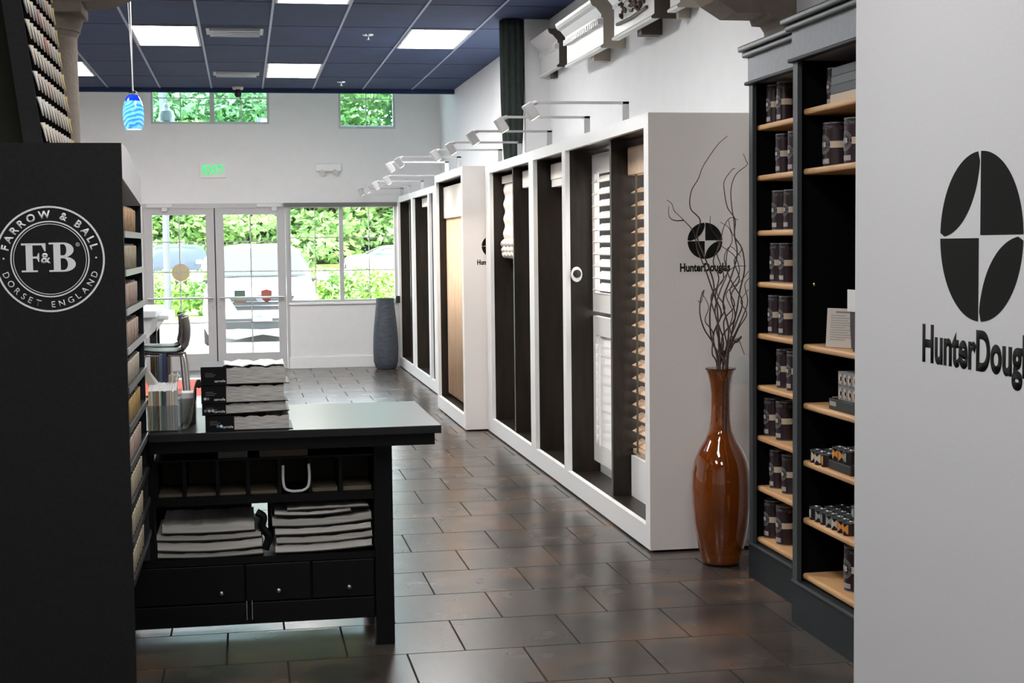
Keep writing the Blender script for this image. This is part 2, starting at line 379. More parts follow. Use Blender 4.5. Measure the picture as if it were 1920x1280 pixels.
# doors
def door(n, x0, x1, hinge_left):
    t = sempty('door_%d' % n, ((x0+x1)/2, FY+.05, 0)); y0, y1 = FY+.02, FY+.065
    bm = nb(); st = .105
    box(bm, x0, x0+st, y0, y1, .012, 2.09); box(bm, x1-st, x1, y0, y1, .012, 2.09); box(bm, x0+st, x1-st, y0, y1, 2.005, 2.09); box(bm, x0+st, x1-st, y0, y1, .012, .222)
    obj('door_frame', bm, alum, t)
    obj('pane', B(x0+st, x1-st, y0+.018, y0+.026, .222, 2.005), glass, t)
    bm = nb(); mx = (x0+x1)/2
    box(bm, mx-.008, mx+.008, y0+.008, y0+.036, .222, 2.005)
    for z in (.62, 1.275, 1.66): box(bm, x0+st, x1-st, y0+.008, y0+.036, z-.007, z+.007)
    obj('muntin', bm, alum, t)
    bm = nb(); tube(bm, [(x0+.03, y0-.06, .94), (x1-.03, y0-.06, .94)], .014, 10); tube(bm, [(x0+.05, y0, .94), (x0+.05, y0-.06, .94)], .012); tube(bm, [(x1-.05, y0, .94), (x1-.05, y0-.06, .94)], .012)
    obj('push_bar', bm, steel, t, True)
    cx = x0+.2 if hinge_left else x1-.2
    bm = nb(); box(bm, cx-.16, cx+.16, y0-.06, y0, 2.10, 2.145, bev=.006); box(bm, cx+.03, cx+.10, y0-.05, y0-.005, 2.05, 2.10, bev=.004); obj('door_closer', bm, M('closer_silver', (.66, .66, .68), .4), t)
    bm = nb(); tube(bm, [(x1-.04 if hinge_left else x0+.04, y0-.012, .82), (x1-.04 if hinge_left else x0+.04, y0, .82)], .018, 12); obj('lock', bm, steel, t, True)
    return t
door(1, -1.235, -.356, True); door(2, -.342, .545, False)
struct('trim_door_frame', wall_holes(-1.25, .585, FY-.005, FY+.10, 0, 2.15, [(-1.236, .548, -1, 2.092)]), alum)
struct('trim_door_meeting_strip', B(-.3575, -.3405, FY+.028, FY+.058, .013, 2.09), M('weatherstrip_black', (.01, .01, .01), .8))
struct('trim_threshold', B(-1.236, .548, FY, FY+.10, 0, .012), steel)
def window(n, x0, x1, z0, z1, mull, munts, hz, gm, fw_=.03, name=None):
    t = sempty('window_%d' % n, ((x0+x1)/2, FY+.05, z0)); y0, y1 = FY+.03, FY+.09
    bm = wall_holes(x0, x1, y0, y1, z0, z1, [(x0+fw_, x1-fw_, z0+fw_, z1-fw_)])
    if mull: box(bm, mull[0], mull[1], y0, y1, z0+fw_, z1-fw_)
    obj('window_frame', bm, alum, t); obj('pane', B(x0+fw_, x1-fw_, y0+.03, y0+.036, z0+fw_, z1-fw_), gm, t)
    bm = nb()
    for x in munts: box(bm, x-.006, x+.006, y0+.022, y0+.044, z0+fw_, z1-fw_)
    for z in hz: box(bm, x0+fw_, x1-fw_, y0+.022, y0+.044, z-.006, z+.006)
    obj('muntin', bm, M('muntin_grey', (.5, .5, .5), .5), t); return t
window(1, .585, 1.99, .86, 2.12, (1.24, 1.295), (.93, 1.63), (1.27, 1.70), glass)
window(2, -1.11, .374, 3.16, 3.95, (-.375, -.315), (-.74, .02), (3.49,), glass_hi)
window(3, 1.26, 2.0, 3.105, 3.95, None, (1.62,), (3.49,), glass_hi)
struct('trim_window_sill', B(.575, 2.0, FY-.03, FY+.1, .83, .86, bev=.004), white_lac)
t = empty('roller_shade', 'dark grey rolled window shade above the large window by the doors', 'window shade', (1.28, FY-.02, 2.10))
obj('shade_roll', B(.53, 2.0, FY-.05, FY-.006, 2.098, 2.15, bev=.006), M('shade_grey', (.16, .155, .145), .8), t)

# exit sign & emergency sensor
t = empty('exit_sign', 'white exit sign with green letters on the wall above the doors', 'sign', (-.353, FY, 2.48))
obj('housing', B(-.52, -.187, FY-.03, FY, 2.475, 2.68, bev=.005), whitepl, t)
ex = text2d('EXIT', .17, .004, .72, 'CENTER'); decal('lettering', ex, M('exit_green', (.05, .75, .2), emit=.8), t, (-.353, FY-.0305, 2.518), (1, 0, 0), (0, 0, 1))
bm = nb(); ngon(bm, ((-.150, 0), (-.118, -.022), (-.118, .022))); ngon(bm, ((.150, 0), (.118, .022), (.118, -.022)))
decal('arrow', bm, MATS['exit_green'], t, (-.353, FY-.0305, 2.578), (1, 0, 0), (0, 0, 1))
t = empty('emergency_light', 'small white emergency light box on the wall right of the exit sign', 'emergency light', (1.12, FY, 2.52))
obj('housing', B(.95, 1.285, FY-.05, FY, 2.55, 2.655, bev=.012), whitepl, t)
for x in (1.03, 1.2):
    bm = nb(); tube(bm, [(x, FY-.03, 2.555), (x, FY-.07, 2.525)], [.03, .04], 14); obj('lamp_head', bm, whitepl, t, True)
# stickers on the door glass
t = empty('round_sticker', 'round yellow sticker with ribbon tails on the left door glass', 'sticker', (-.79, FY+.036, 1.2))
bm = nb(); ring2(bm, .001, .112, n=40); decal('disc', bm, M('sticker_yellow', (.62, .52, .30), .7), t, (-.79, FY+.0355, 1.27), (1, 0, 0), (0, 0, 1))
bm = nb(); ngon(bm, ((-.08, -.09), (-.02, -.12), (-.06, -.17))); ngon(bm, ((.08, -.09), (.07, -.17), (.02, -.12))); decal('ribbon', bm, M('sticker_grey', (.3, .33, .32), .7), t, (-.79, FY+.0357, 1.27), (1, 0, 0), (0, 0, 1))
t = empty('square_sticker', 'green and beige square sticker at the bar of the right door', 'sticker', (-.05, FY+.036, .87))
bm = nb(); rect2(bm, -.07, .07, .08, .17); decal('upper_half', bm, M('sticker_green', (.13, .22, .17), .7), t, (-.05, FY+.0355, .86), (1, 0, 0), (0, 0, 1))
bm = nb(); rect2(bm, -.075, .075, 0, .08); decal('lower_half', bm, M('sticker_beige', (.5, .47, .38), .7), t, (-.05, FY+.0355, .86), (1, 0, 0), (0, 0, 1))
bm = nb(); ngon(bm, ((0, 0), (.065, .06), (.07, .16), (0, .18), (-.07, .16), (-.065, .06))); tag(decal('shield_sticker', bm, M('sticker_red', (.45, .13, .10), .7), None, (.29, FY+.0355, .86), (1, 0, 0), (0, 0, 1)), 'red shield shaped sticker on the right door glass', 'sticker')
# things on the upper sill
bm = lathe([(.07, 3.19), (.095, 3.21), (.10, 3.28), (.085, 3.335), (.045, 3.36), (.035, 3.38), (.045, 3.40), (.03, 3.43), (.012, 3.445)], -.92, FY+.16, 24)
tag(obj('lidded_jar', bm, M('glazed_white', (.9, .9, .9), .3), None, True), 'white lidded jar standing outside the upper window at left', 'jar')
struct('trim_outer_ledge', B(-1.3, 2.2, FY+.15, FY+.40, 3.08, 3.16), white_wall)
t = empty('ledge_planter', 'small white planter with a green sprig behind the upper window corner', 'plant pot', (.33, FY+.2, 3.16))
obj('pot', B(.22, .40, FY+.2, FY+.3, 3.16, 3.26, bev=.004), MATS['glazed_white'], t)
bm = nb()
for k in range(26):
    a = random.random()*2*PI; p = Vector((.31+.05*math.cos(a), FY+.25+.03*math.sin(a), 3.27+.07*random.random())); u = Vector((random.uniform(-1, 1), random.uniform(-1, 1), random.uniform(-.2, 1))).normalized()*.025; v = u.orthogonal().normalized()*.014
    bm.faces.new([bm.verts.new(p+q) for q in (-u, v, u, -v)])
leafm = M('leaf_green', (.20, .38, .12), .8, col2=(.36, .56, .20), vs=1.2)
obj('foliage', bm, leafm, t)
bm = bmesh.new()

# ---------------------------------------------------------------- window-treatment display units
def brand(parent, org, u, v, rad, letter_h, textdrop, mid=True):
    decal('emblem', logo2d(), decal_b, parent, org, u, v, rad)
    tx = text2d('HunterDouglas', 1, .036, .75, 'CENTER')
    o = Vector(org)-Vector(v)*textdrop
    decal('lettering', tx, decal_b, parent, tuple(o), u, v, letter_h)
def display(label, x0, y0, y1, zt, openings, divs, xb=WALLX, z0=.012, zb=.13, zh=.07, depth=.22):
    t = empty('display_wall', label, 'display unit', (x0, y0, 0), 'window treatment display units')
    # white face frame: stiles, head and base rail
    bm = nb(); F = .03
    hol = [(a, b, zb, zt-zh) for a, b in openings]
    ys = sorted({y0, y1, *[h[0] for h in hol], *[h[1] for h in hol]}); zs = [z0, zb, zt-zh, zt]
    for a, b in zip(ys, ys[1:]):
        for c, d in zip(zs, zs[1:]):
            my, mz = (a+b)/2, (c+d)/2
            if any(h[0] < my < h[1] and h[2] < mz < h[3] for h in hol): continue
            box(bm, x0, x0+F, a, b, c, d)
    bmesh.ops.remove_doubles(bm, verts=bm.verts, dist=1e-5)
    obj('face_frame', bm, white_lac, t)
    obj('end_panel', B(x0, xb-.002, y0-.022, y0, z0, zt), grey_panel, t)
    obj('end_panel', B(x0, xb-.002, y1, y1+.022, z0, zt), grey_panel, t)
    obj('top_panel', B(x0+F, xb-.002, y0, y1, zt-.02, zt), white_lac, t)
    obj('back_panel', B(x0+.30, x0+.32, y0, y1, z0, zt-.02), linen, t)
    obj('base_board', B(x0+F, x0+.30, y0, y1, zb-.06, zb-.008), darkwood, t)
    obj('head_board', B(x0+F, x0+.30, y0, y1, zt-zh, zt-.021), darkwood, t)
    for a, b in openings:
        for y, s in ((b, 1), (a, -1)):
            lo, hi = (y, y+.022) if s > 0 else (y-.022, y)
            if hi > y1 or lo < y0: lo, hi = (y-.022, y) if s > 0 else (y, y+.022)
            obj('niche_side', B(x0+F, x0+.30, lo, hi, zb-.008, zt-zh), darkwood, t)
    for y in divs:
        obj('divider', B(x0+(.064 if y < 9 else .036), x0+.30, y-.02, y+.02, zb-.008, zt-zh), darkwood, t)
    return t
d1 = display('long white display unit with four tall dark niches, nearest on the right', 2.03, 7.345, 12.45, 2.25,
             [(7.41, 9.30), (9.40, 10.36), (10.53, 12.24)], [8.37, 11.36])
brand(d1, (2.327, 7.322, 1.60), (1, 0, 0), (0, 0, 1), .0925, .058, .155)
d2 = display('white display unit with one peach lit niche, standing forward behind the long unit', 1.84, 12.52, 14.33, 2.255, [(12.60, 14.26)], [])
brand(d2, (2.09, 12.497, 1.575), (1, 0, 0), (0, 0, 1), .0925, .058, .155)
d3 = display('low white display unit with dark niches, farthest on the right by the grey urn', 2.0, 14.36, 19.44, 2.215, [(14.45, 15.35), (15.78, 16.10), (16.24, 17.68), (17.88, 19.38)], [18.35])

# backlit diffusers behind the shutter and the blind, the niches' own light boxes
def treat(name, label, cat, loc, group=None): return empty(name, label, cat, loc, group)
tag(obj('light_box', B(2.318, 2.329, 8.40, 9.27, .16, 2.12), backlit), 'glowing white light box behind the louvred shutters', 'light box', 'light boxes in the display niches')
tag(obj('light_box', B(2.318, 2.329, 7.44, 8.34, .35, 2.12), backlit), 'glowing white light box behind the pale wooden blind', 'light box', 'light boxes in the display niches')
# plantation shutter (upper and lower panel)
def shutter(y0, y1, z0, z1, tilt, n, label, x=2.200, div=False):
    t = empty('plantation_shutter', label, 'shutter', (x, y0, z0), 'louvred shutters in the near niche')
    s = .06; r = .12
    bm = nb(); box(bm, x, x+.03, y0, y0+s, z0, z1); box(bm, x, x+.03, y1-s, y1, z0, z1); box(bm, x, x+.03, y0+s, y1-s, z0, z0+r); box(bm, x, x+.03, y0+s, y1-s, z1-r, z1)
    obj('stile_frame', bm, shutter_w, t)
    zz = [z0+r+(i+.5)*(z1-z0-2*r)/n for i in range(n)]; hw = (z1-z0-2*r)/n*.5
    for z in zz:
        M4 = Matrix.Translation((x+.015, 0, z)) @ Matrix.Rotation(tilt, 4, 'Y')
        obj('louvre', B(-.003, .003, y0+s, y1-s, -hw*1.02, hw*1.02, mat=M4), shutter_w, t)
    bm = nb(); my = y1-.22; box(bm, x-.02, x-.008, my-.006, my+.006, z0+r, z1-r); obj('tilt_rod', bm, shutter_w, t)
shutter(8.395, 9.275, 1.16, 2.15, math.radians(55), 10, 'upper white shutter panel with open tilted louvres')
shutter(8.395, 9.275, .20, 1.13, math.radians(18), 12, 'lower white shutter panel with nearly closed louvres')
# pale wooden venetian blind
t = treat('venetian_blind', 'pale wooden slatted blind hanging in the nearest niche', 'blind', (2.24, 7.9, .35))
obj('head_rail', B(2.19, 2.26, 7.43, 8.345, 1.98, 2.14, bev=.004), blind_wood, t)
for k in range(20):
    z = .44+k*.0765
    M4 = Matrix.Translation((2.235, 0, z)) @ Matrix.Rotation(math.radians(62), 4, 'Y')
    obj('slat', B(-.0025, .0025, 7.44, 8.335, -.032, .032, mat=M4), blind_wood, t)
obj('bottom_rail', B(2.21, 2.26, 7.44, 8.335, .375, .40), blind_wood, t)
for y in (7.62, 7.9, 8.2):
    bm = nb(); box(bm, 2.200, 2.202, y-.02, y+.02, .39, 1.98); obj('ladder_tape', bm, M('tape_olive', (.10, .085, .05), .8), t)
tag(obj('sill_board', B(2.20, 2.318, 7.44, 8.34, .122, .36), white_lac), 'white low board under the wooden blind', 'board')
tag(obj('sill_board', B(2.24, 2.318, 8.40, 9.27, .122, .198), white_lac), 'white low board under the louvred shutters', 'board')
# roman shade: gathered cream fabric in the third niche
def gathered(x, y0, y1, z0, z1, amp, nfold, wav=.012, th=.02):
    bm = nb(); ny, nz = 12, nfold*8; G = []
    for j in range(nz+1):
        tz = j/nz; z = z0+(z1-z0)*tz; ph = tz*nfold*2*PI; row = []
        for i in range(ny+1):
            y = y0+(y1-y0)*i/ny
            row.append(bm.verts.new((x-amp(tz)*(.5-.5*math.cos(ph))-wav*math.sin(i*1.3)*(1-tz), y, z)))
        G.append(row)
    for a, b in zip(G, G[1:]):
        for i in range(ny): bm.faces.new((a[i], a[i+1], b[i+1], b[i]))
    r = bmesh.ops.extrude_face_region(bm, geom=bm.faces[:]); vv = [e for e in r['geom'] if isinstance(e, bmesh.types.BMVert)]
    bmesh.ops.translate(bm, verts=vv, vec=(th, 0, 0)); bmesh.ops.recalc_face_normals(bm, faces=bm.faces); return bm
t = treat('roman_shade', 'gathered cream fabric shade half lowered in a dark niche', 'window shade', (2.23, 11.8, 1.5))
obj('head_rail', B(2.13, 2.19, 11.40, 12.22, 2.09, 2.15), linen, t)
obj('fabric', gathered(2.155, 11.40, 12.22, 1.62, 2.10, lambda q: .015, 4, .02), linen, t, 'all')
for k, (z, a) in enumerate(((1.60, .07), (1.55, .055), (1.51, .045))):
    bm = nb(); tube(bm, [(2.165-a*.4, y, z+.008*math.sin(y*40+k)) for y in [11.41+.04*i for i in range(21)]], .028, 10); obj('fold', bm, linen, t, 'all')
obj('pull_cord', tube(nb(), [(2.12, 11.45, 1.49), (2.12, 11.45, 1.35)], .003, 6), linen, t)
# second niche: cellular shade head rail with a long wand
t = treat('cellular_shade', 'narrow raised white shade with a long wand in the second niche', 'window shade', (2.19, 10.0, 2.05))
obj('head_rail', B(2.15, 2.22, 9.43, 10.33, 2.04, 2.15, bev=.006), linen, t)
obj('shade_stack', B(2.155, 2.215, 9.44, 10.32, 1.99, 2.038), whitepl, t)
obj('wand', tube(nb(), [(2.125, 9.52, 2.04), (2.115, 9.52, 1.0)], .006, 8), whitepl, t, True)
obj('hand_grip', tube(nb(), [(2.115, 9.52, 1.0), (2.113, 9.52, .80)], .010, 8), whitepl, t, True)
for y in (10.53-.08, ):
    pass
t = treat('cellular_shade', 'short raised beige shade in the middle dark niche beside the gathered shade', 'window shade', (2.19, 11.0, 2.05))
obj('head_rail', B(2.13, 2.22, 10.60, 11.30, 2.02, 2.15, bev=.006), linen, t)
# oval motor control with black speaker face on the divider at the shutters
t = treat('remote_holder', 'white oval wall control with round black face on the dark niche side', 'control', (2.09, 9.29, 1.395))
M4 = Matrix.Translation((2.095, 9.285, 1.395)) @ Matrix.Rotation(PI/2, 4, 'X')
bm = lathe([(.036, -.001), (.044, .004), (.042, .012), (.034, .014)], 0, 0, 32); bmesh.ops.scale(bm, vec=(.85, 1.12, 1), verts=bm.verts); bmesh.ops.transform(bm, matrix=M4, verts=bm.verts); obj('housing', bm, whitepl, t, True)
bm = lathe([(.026, .010), (.026, .017), (.01, .019)], .001, .004, 28); bmesh.ops.transform(bm, matrix=M4, verts=bm.verts); obj('round_face', bm, black_pl, t, True)
# peach sheer in the forward unit
t = treat('sheer_panel', 'warm peach sheer curtain under a cream valance in the lit niche', 'curtain', (2.03, 13.4, .14))
bm = nb(); n = 80; A = []
for i in range(n+1):
    y = 12.63+(14.24-12.63)*i/n; A.append((1.945+.014*math.sin(i*1.15), y))
vs = [(bm.verts.new((x, y, .16)), bm.verts.new((x, y, 1.90)), bm.verts.new((x+.006, y, .16)), bm.verts.new((x+.006, y, 1.90))) for x, y in A]
for a, b in zip(vs, vs[1:]):
    bm.faces.new((a[0], a[1], b[1], b[0])); bm.faces.new((a[2], b[2], b[3], a[3])); bm.faces.new((a[0], b[0], b[2], a[2])); bm.faces.new((a[1], a[3], b[3], b[1]))
obj('curtain_cloth', bm, sheer, t, 'all')
obj('valance', B(1.912, 1.99, 12.62, 14.25, 1.84, 2.14, bev=.008), linen, t)
# far unit treatments
t = treat('cord_shade', 'white scalloped shade edge in the far display unit', 'window shade', (2.12, 16.6, .2))
bm = nb(); tube(bm, [(2.055+.012*math.sin(z*16), 16.31, z) for z in [.2+.05*i for i in range(40)]], .018, 8); obj('scalloped_edge', bm, linen, t, 'all')
obj('head_rail', B(2.08, 2.16, 16.30, 17.4, 2.03, 2.13), linen, t)
tag(obj('clear_rod', B(2.06, 2.065, 18.29, 18.31, .13, 2.13), whitepl), 'thin white rod at the divider of the farthest niche', 'rod')

# arm lights on the display tops
def arm_light(x, y, zt, label, head=.095, reach=.53):
    t = empty('arm_light', label, 'display light', (x, y, zt), 'arm lights above the display units')
    bm = nb(); box(bm, x-.018, x+.018, y-.006, y+.006, zt, zt+.115, bev=.001); obj('post', bm, alum, t)
    bm = nb(); box(bm, x-reach+.03, x+.018, y-.006, y+.006, zt+.10, zt+.115, bev=.001); obj('arm', bm, alum, t)
    ctr = Vector((x-reach, y, zt+.062)); R = Matrix.Translation(ctr) @ Matrix.Rotation(math.radians(-33), 4, 'Y')
    obj('lamp_head', B(-.026, .026, -.036, .036, -.045, .045, bev=.006, mat=R), alum, t)
    obj('bulb', B(-.019, .019, -.028, .028, -.048, -.0445, mat=R), bulb, t)
    bm = nb(); tube(bm, [(x-reach+.035, y, zt+.108), (x-reach+.01, y, zt+.10)], .012, 8); obj('knuckle', bm, alum, t)
    l = bpy.data.lights.new('arm_lamp', 'SPOT'); l.energy = SPOT_E; l.color = (1, .84, .68); l.spot_size = math.radians(100); l.spot_blend = .8; l.shadow_soft_size = .03
    lo = bpy.data.objects.new('arm_lamp', l); C.objects.link(lo); lo.parent = t
    d = Vector((.50, 0, -.86)).normalized(); lo.location = Vector((x-reach+.04, y, zt-.01))-Vector((x, y, zt))
    lo.rotation_euler = (-d).to_track_quat('Z', 'Y').to_euler()
for k, (x, y, z) in enumerate(((2.08, 7.96, 2.25), (2.08, 8.89, 2.25), (2.08, 10.02, 2.25), (2.08, 11.12, 2.25), (2.08, 12.0, 2.25), (1.90, 13.1, 2.255), (1.90, 13.9, 2.255), (2.05, 15.75, 2.215), (2.05, 17.1, 2.215), (2.05, 18.4, 2.215), (2.05, 19.3, 2.215))):
    nmb = ['nearest', 'second', 'third', 'fourth', 'fifth', 'sixth', 'seventh', 'eighth', 'ninth', 'tenth', 'farthest'][k]
    arm_light(x, y, z, 'white arm light over the display tops, %s in the row along the wall' % nmb)

# cornice samples on the wall
def cornice(y0, y1, zb, zt, xf, kind, label, capmat):
    t = empty('cornice_sample', label, 'cornice sample', (WALLX, y0, zb), 'cornice samples high on the right wall'); h = zt-zb; k = 1
    prof = [(WALLX-.002, zb), (xf-.015, zb), (xf-.02, zb+.012), (xf, zb+.03), (xf, zb+.62*h), (xf-.012, zb+.64*h), (xf-.012, zb+.70*h), (xf-.05, zb+.84*h), (xf-.075, zb+.88*h), (xf-.085, zb+.94*h), (xf-.09, zt), (WALLX-.002, zt)]
    hol = [(xf+.03, zb)]+prof[1:-1]+[(WALLX-.002, zt), (WALLX-.002, zt-.02), (xf+.03, zt-.02)]
    obj('moulding', prism(nb(), [(x, y0, z) for x, z in hol], (0, y1-y0, 0)), whitecorn, t)
    cp = [(x-(.002 if i not in (0, 11) else 0), z) for i, (x, z) in enumerate(prof)]
    obj('end_cap', prism(nb(), [(x, y0-.012, z) for x, z in cp], (0, .012, 0)), capmat, t)
    if kind == 'dentil':
        y = y0+.03
        while y < y1-.02:
            obj('dentil', B(xf-.032, xf, y, y+.028, zb+.50*h, zb+.62*h), whitecorn, t); y += .056
    if kind == 'floral':
        bm = nb(); random.seed(4)
        for i in range(26):
            y = y0+.18+random.random()*.62; z = zb+.30*h+random.random()*.10*(1+abs(math.sin(i)))
            r = .016+.018*random.random(); a = random.random()*6
            tube(bm, smoothpts([(xf-.012-.01*math.cos(q), y+r*math.cos(a+q)*q/4, z+r*math.sin(a+q)*q/4+.02) for q in (0, 1, 2, 3, 4, 5)], 2), [.009]*11, 6)
        tube(bm, [(xf-.008, y0+.14, zb+.28*h), (xf-.012, y0+.5, zb+.24*h), (xf-.008, y0+.86, zb+.28*h)], .010, 8)
        obj('scroll_ornament', bm, M('bronze_ornament', (.10, .07, .055), .4, metal=.6), t, True)
    obj('support_block', B(xf+.035, WALLX-.002, y0+(.15 if kind == 'plain' else .42), y0+(.2 if kind == 'plain' else .52), zb-.035, zt-.03), capmat, t)
whitecorn = M('cornice_gloss_paint', (.80, .79, .78), .3); cap_brown = M('cornice_end_brown', (.055, .042, .032), .6); cap_taupe = M('cornice_end_taupe', (.36, .32, .27), .6)
cornice(11.63, 12.36, 2.985, 3.285, 2.50, 'dentil', 'cornice sample with brown end and dentils, farthest beside the green drape', cap_brown)
cornice(9.86, 11.0, 2.905, 3.225, 2.425, 'dentil', 'long white dentil cornice sample with taupe end, the middle one', cap_taupe)
cornice(8.54, 9.50, 2.905, 3.225, 2.41, 'floral', 'cornice sample with dark scroll ornament and brown end', cap_brown)
cornice(8.215, 8.42, 2.92, 3.22, 2.47, 'plain', 'short plain cornice sample nearest the arch, mostly cut off by the picture top', cap_taupe)
# green drape on the pier
bm = nb(); n = 90; P = []
for i in range(n):
    a = 2*PI*i/n; r = 1+.09*math.sin(a*11)+.04*math.sin(a*5+1); P.append((2.262+.094*r*math.cos(a), 12.42+.09*r*math.sin(a)))
rings = [[bm.verts.new((2.262+(x-2.262)*s, 12.42+(y-12.42)*s, z)) for x, y in P] for z, s in ((2.256, .72), (2.35, .80), (2.55, .9), (2.8, .97), (3.1, 1), (3.4, 1.02), (3.462, 1))]
for a, b in zip(rings, rings[1:]):
    for i in range(n): bm.faces.new((a[i], a[(i+1) % n], b[(i+1) % n], b[i]))
bm.faces.new(rings[0][::-1]); bm.faces.new(rings[-1])
tag(obj('gathered_drape', bm, green_curt, None, 'all'), 'tall dark green gathered drape hanging from the ceiling at the wall pier', 'curtain')

# ---------------------------------------------------------------- arcade columns
def column(cx, cy, r, zring, zcap, label):
    t = empty('column', label, 'column', (cx, cy, 0), 'taupe columns of the archway')
    obj('shaft', lathe([(r*1.1, 0), (r*1.1, .1), (r, .14), (r*.97, zring-.02), (r*1.06, zring-.01), (r*1.06, zring+.01), (r*.97, zring+.02), (r*.97, zcap-.10), (r*1.05, zcap-.07), (r*1.12, zcap-.03), (r*1.15, zcap-.015)], cx, cy, 40), taupe, t, True)
    obj('abacus', B(cx-r*1.22, cx+r*1.22, cy-r*1.22, cy+r*.5, zcap-.015, zcap+.034, bev=.006), taupe, t)
column(-.86, 6.86, .168, 2.555, 2.62, 'taupe plaster column at left behind the dark colour rack')
ARX = [(-3, 2.655), (-.65, 2.655), (-.54, 2.67), (-.47, 2.70), (-.30, 2.80), (-.05, 2.92), (.35, 3.04), (.93, 3.10), (1.4, 3.05), (1.8, 2.95), (2.07, 2.83), (2.16, 2.752), (2.19, 2.717), (2.287, 2.658), (2.579, 2.658), (2.579, 3.465), (-3, 3.465)]
struct('trim_arch', prism(nb(), [(x, 6.70, z) for x, z in ARX], (0, .25, 0)), taupe)
struct('trim_capital', prism(nb(), [(2.436, 6.68, 2.657), (2.446, 6.68, 2.63), (2.489, 6.68, 2.628), (2.508, 6.68, 2.60), (2.52, 6.68, 2.50), (2.52, 6.68, 2.49), (2.579, 6.68, 2.49), (2.579, 6.68, 2.657)], (0, .27, 0)), taupe)

# ---------------------------------------------------------------- pendant lamp
def pendant():
    x, y = -.61, 9.0
    t = empty('pendant_lamp', 'blue swirled glass pendant lamp on a thin cord at upper left', 'pendant lamp', (x, y, 2.28))
    mt = bpy.data.materials.new('blue_swirl_glass'); mt.use_nodes = True; n = mt.node_tree; b = n.nodes['Principled BSDF']
    tc = n.nodes.new('ShaderNodeTexCoord'); mp = n.nodes.new('ShaderNodeMapping'); mp.inputs['Scale'].default_value = (1, 1, 1); mp.inputs['Rotation'].default_value = (.5, .35, 0)
    wv = n.nodes.new('ShaderNodeTexWave'); wv.bands_direction = 'Z'; wv.inputs['Scale'].default_value = 14; wv.inputs['Distortion'].default_value = 7; wv.inputs['Detail'].default_value = 3
    n.links.new(tc.outputs['Object'], mp.inputs[0]); n.links.new(mp.outputs[0], wv.inputs['Vector'])
    cr = n.nodes.new('ShaderNodeValToRGB'); cr.color_ramp.elements[0].color = (.03, .30, .95, 1); cr.color_ramp.elements[1].color = (.25, .75, 1, 1)
    n.links.new(wv.outputs[0], cr.inputs[0]); n.links.new(cr.outputs[0], b.inputs['Base Color']); n.links.new(cr.outputs[0], b.inputs['Emission Color'])
    b.inputs['Emission Strength'].default_value = .5; b.inputs['Roughness'].default_value = .15
    deep = M('deep_blue_glass', (.01, .05, .75), .12, emit=.35); glow = M('lamp_mouth', (1, .97, .95), emit=6)
    obj('glass_shade', lathe([(.044, 2.287), (.055, 2.31), (.0605, 2.36), (.059, 2.41), (.049, 2.45)], x, y, 32, cap=False), mt, t, True)
    obj('shade_top', lathe([(.049, 2.45), (.040, 2.47), (.026, 2.487)], x, y, 32), deep, t, True)
    obj('lamp_bulb', lathe([(.001, 2.288), (.041, 2.29)], x, y, 24), glow, t)
    obj('socket_cap', lathe([(.026, 2.487), (.027, 2.497), (.018, 2.508), (.006, 2.513)], x, y, 20), chrome, t, True)
    obj('stem', tube(nb(), [(x, y, 2.51), (x, y, CZ)], .0045, 8), steel, t, True)
    obj('cord', tube(nb(), [(x+.004, y-.008, 2.51), (x-.012, y-.012, 3.0), (x-.016, y-.01, CZ)], .0025, 6), whitepl, t, True)
    obj('canopy', lathe([(.06, CZ-.02), (.06, CZ)], x, y, 24), chrome, t)
    l = bpy.data.lights.new('pendant_bulb', 'POINT'); l.energy = 2; l.color = (.8, .9, 1); l.shadow_soft_size = .03
    o = bpy.data.objects.new('pendant_bulb', l); C.objects.link(o); o.parent = t; o.location = (0, 0, -.04)
pendant()

# ---------------------------------------------------------------- left colour rack
RX, RY0, RY1, RT = -.374, 4.93, 5.80, 1.932
t = rack = empty('colour_rack', 'tall charcoal colour card rack with a round white crest on its side', 'display rack', (RX, RY0, 0))
obj('side_panel', B(-1.25, RX, RY0-.03, RY0, 0, RT), panelblack, t)
obj('side_panel', B(-1.25, RX-.004, RY1, RY1+.018, .40, 1.79), casedark, t)
obj('top_panel', prism(nb(), [(RX, RY0, RT), (RX, RY0, RT-.11), (RX, RY1+.018, 1.755), (RX, RY1+.018, 1.86), (RX, RY0+.2, RT)], (-.85, 0, 0)), white_wall, t)
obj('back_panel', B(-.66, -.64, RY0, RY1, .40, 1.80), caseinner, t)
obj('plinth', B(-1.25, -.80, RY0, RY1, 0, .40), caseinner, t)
decal('crest', crest2d(), decal_w, t, (-.601, RY0-.0305, 1.566), (1, 0, 0), (0, 0, 1), .168)
SHZ = [1.652, 1.527, 1.400, 1.273, 1.146, 1.020, .893, .768, .642, .517]
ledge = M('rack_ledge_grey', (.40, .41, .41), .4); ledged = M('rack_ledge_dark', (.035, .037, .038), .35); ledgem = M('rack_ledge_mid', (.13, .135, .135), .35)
ords = ['top', 'second', 'third', 'fourth', 'fifth', 'sixth', 'seventh', 'eighth', 'ninth', 'lowest']
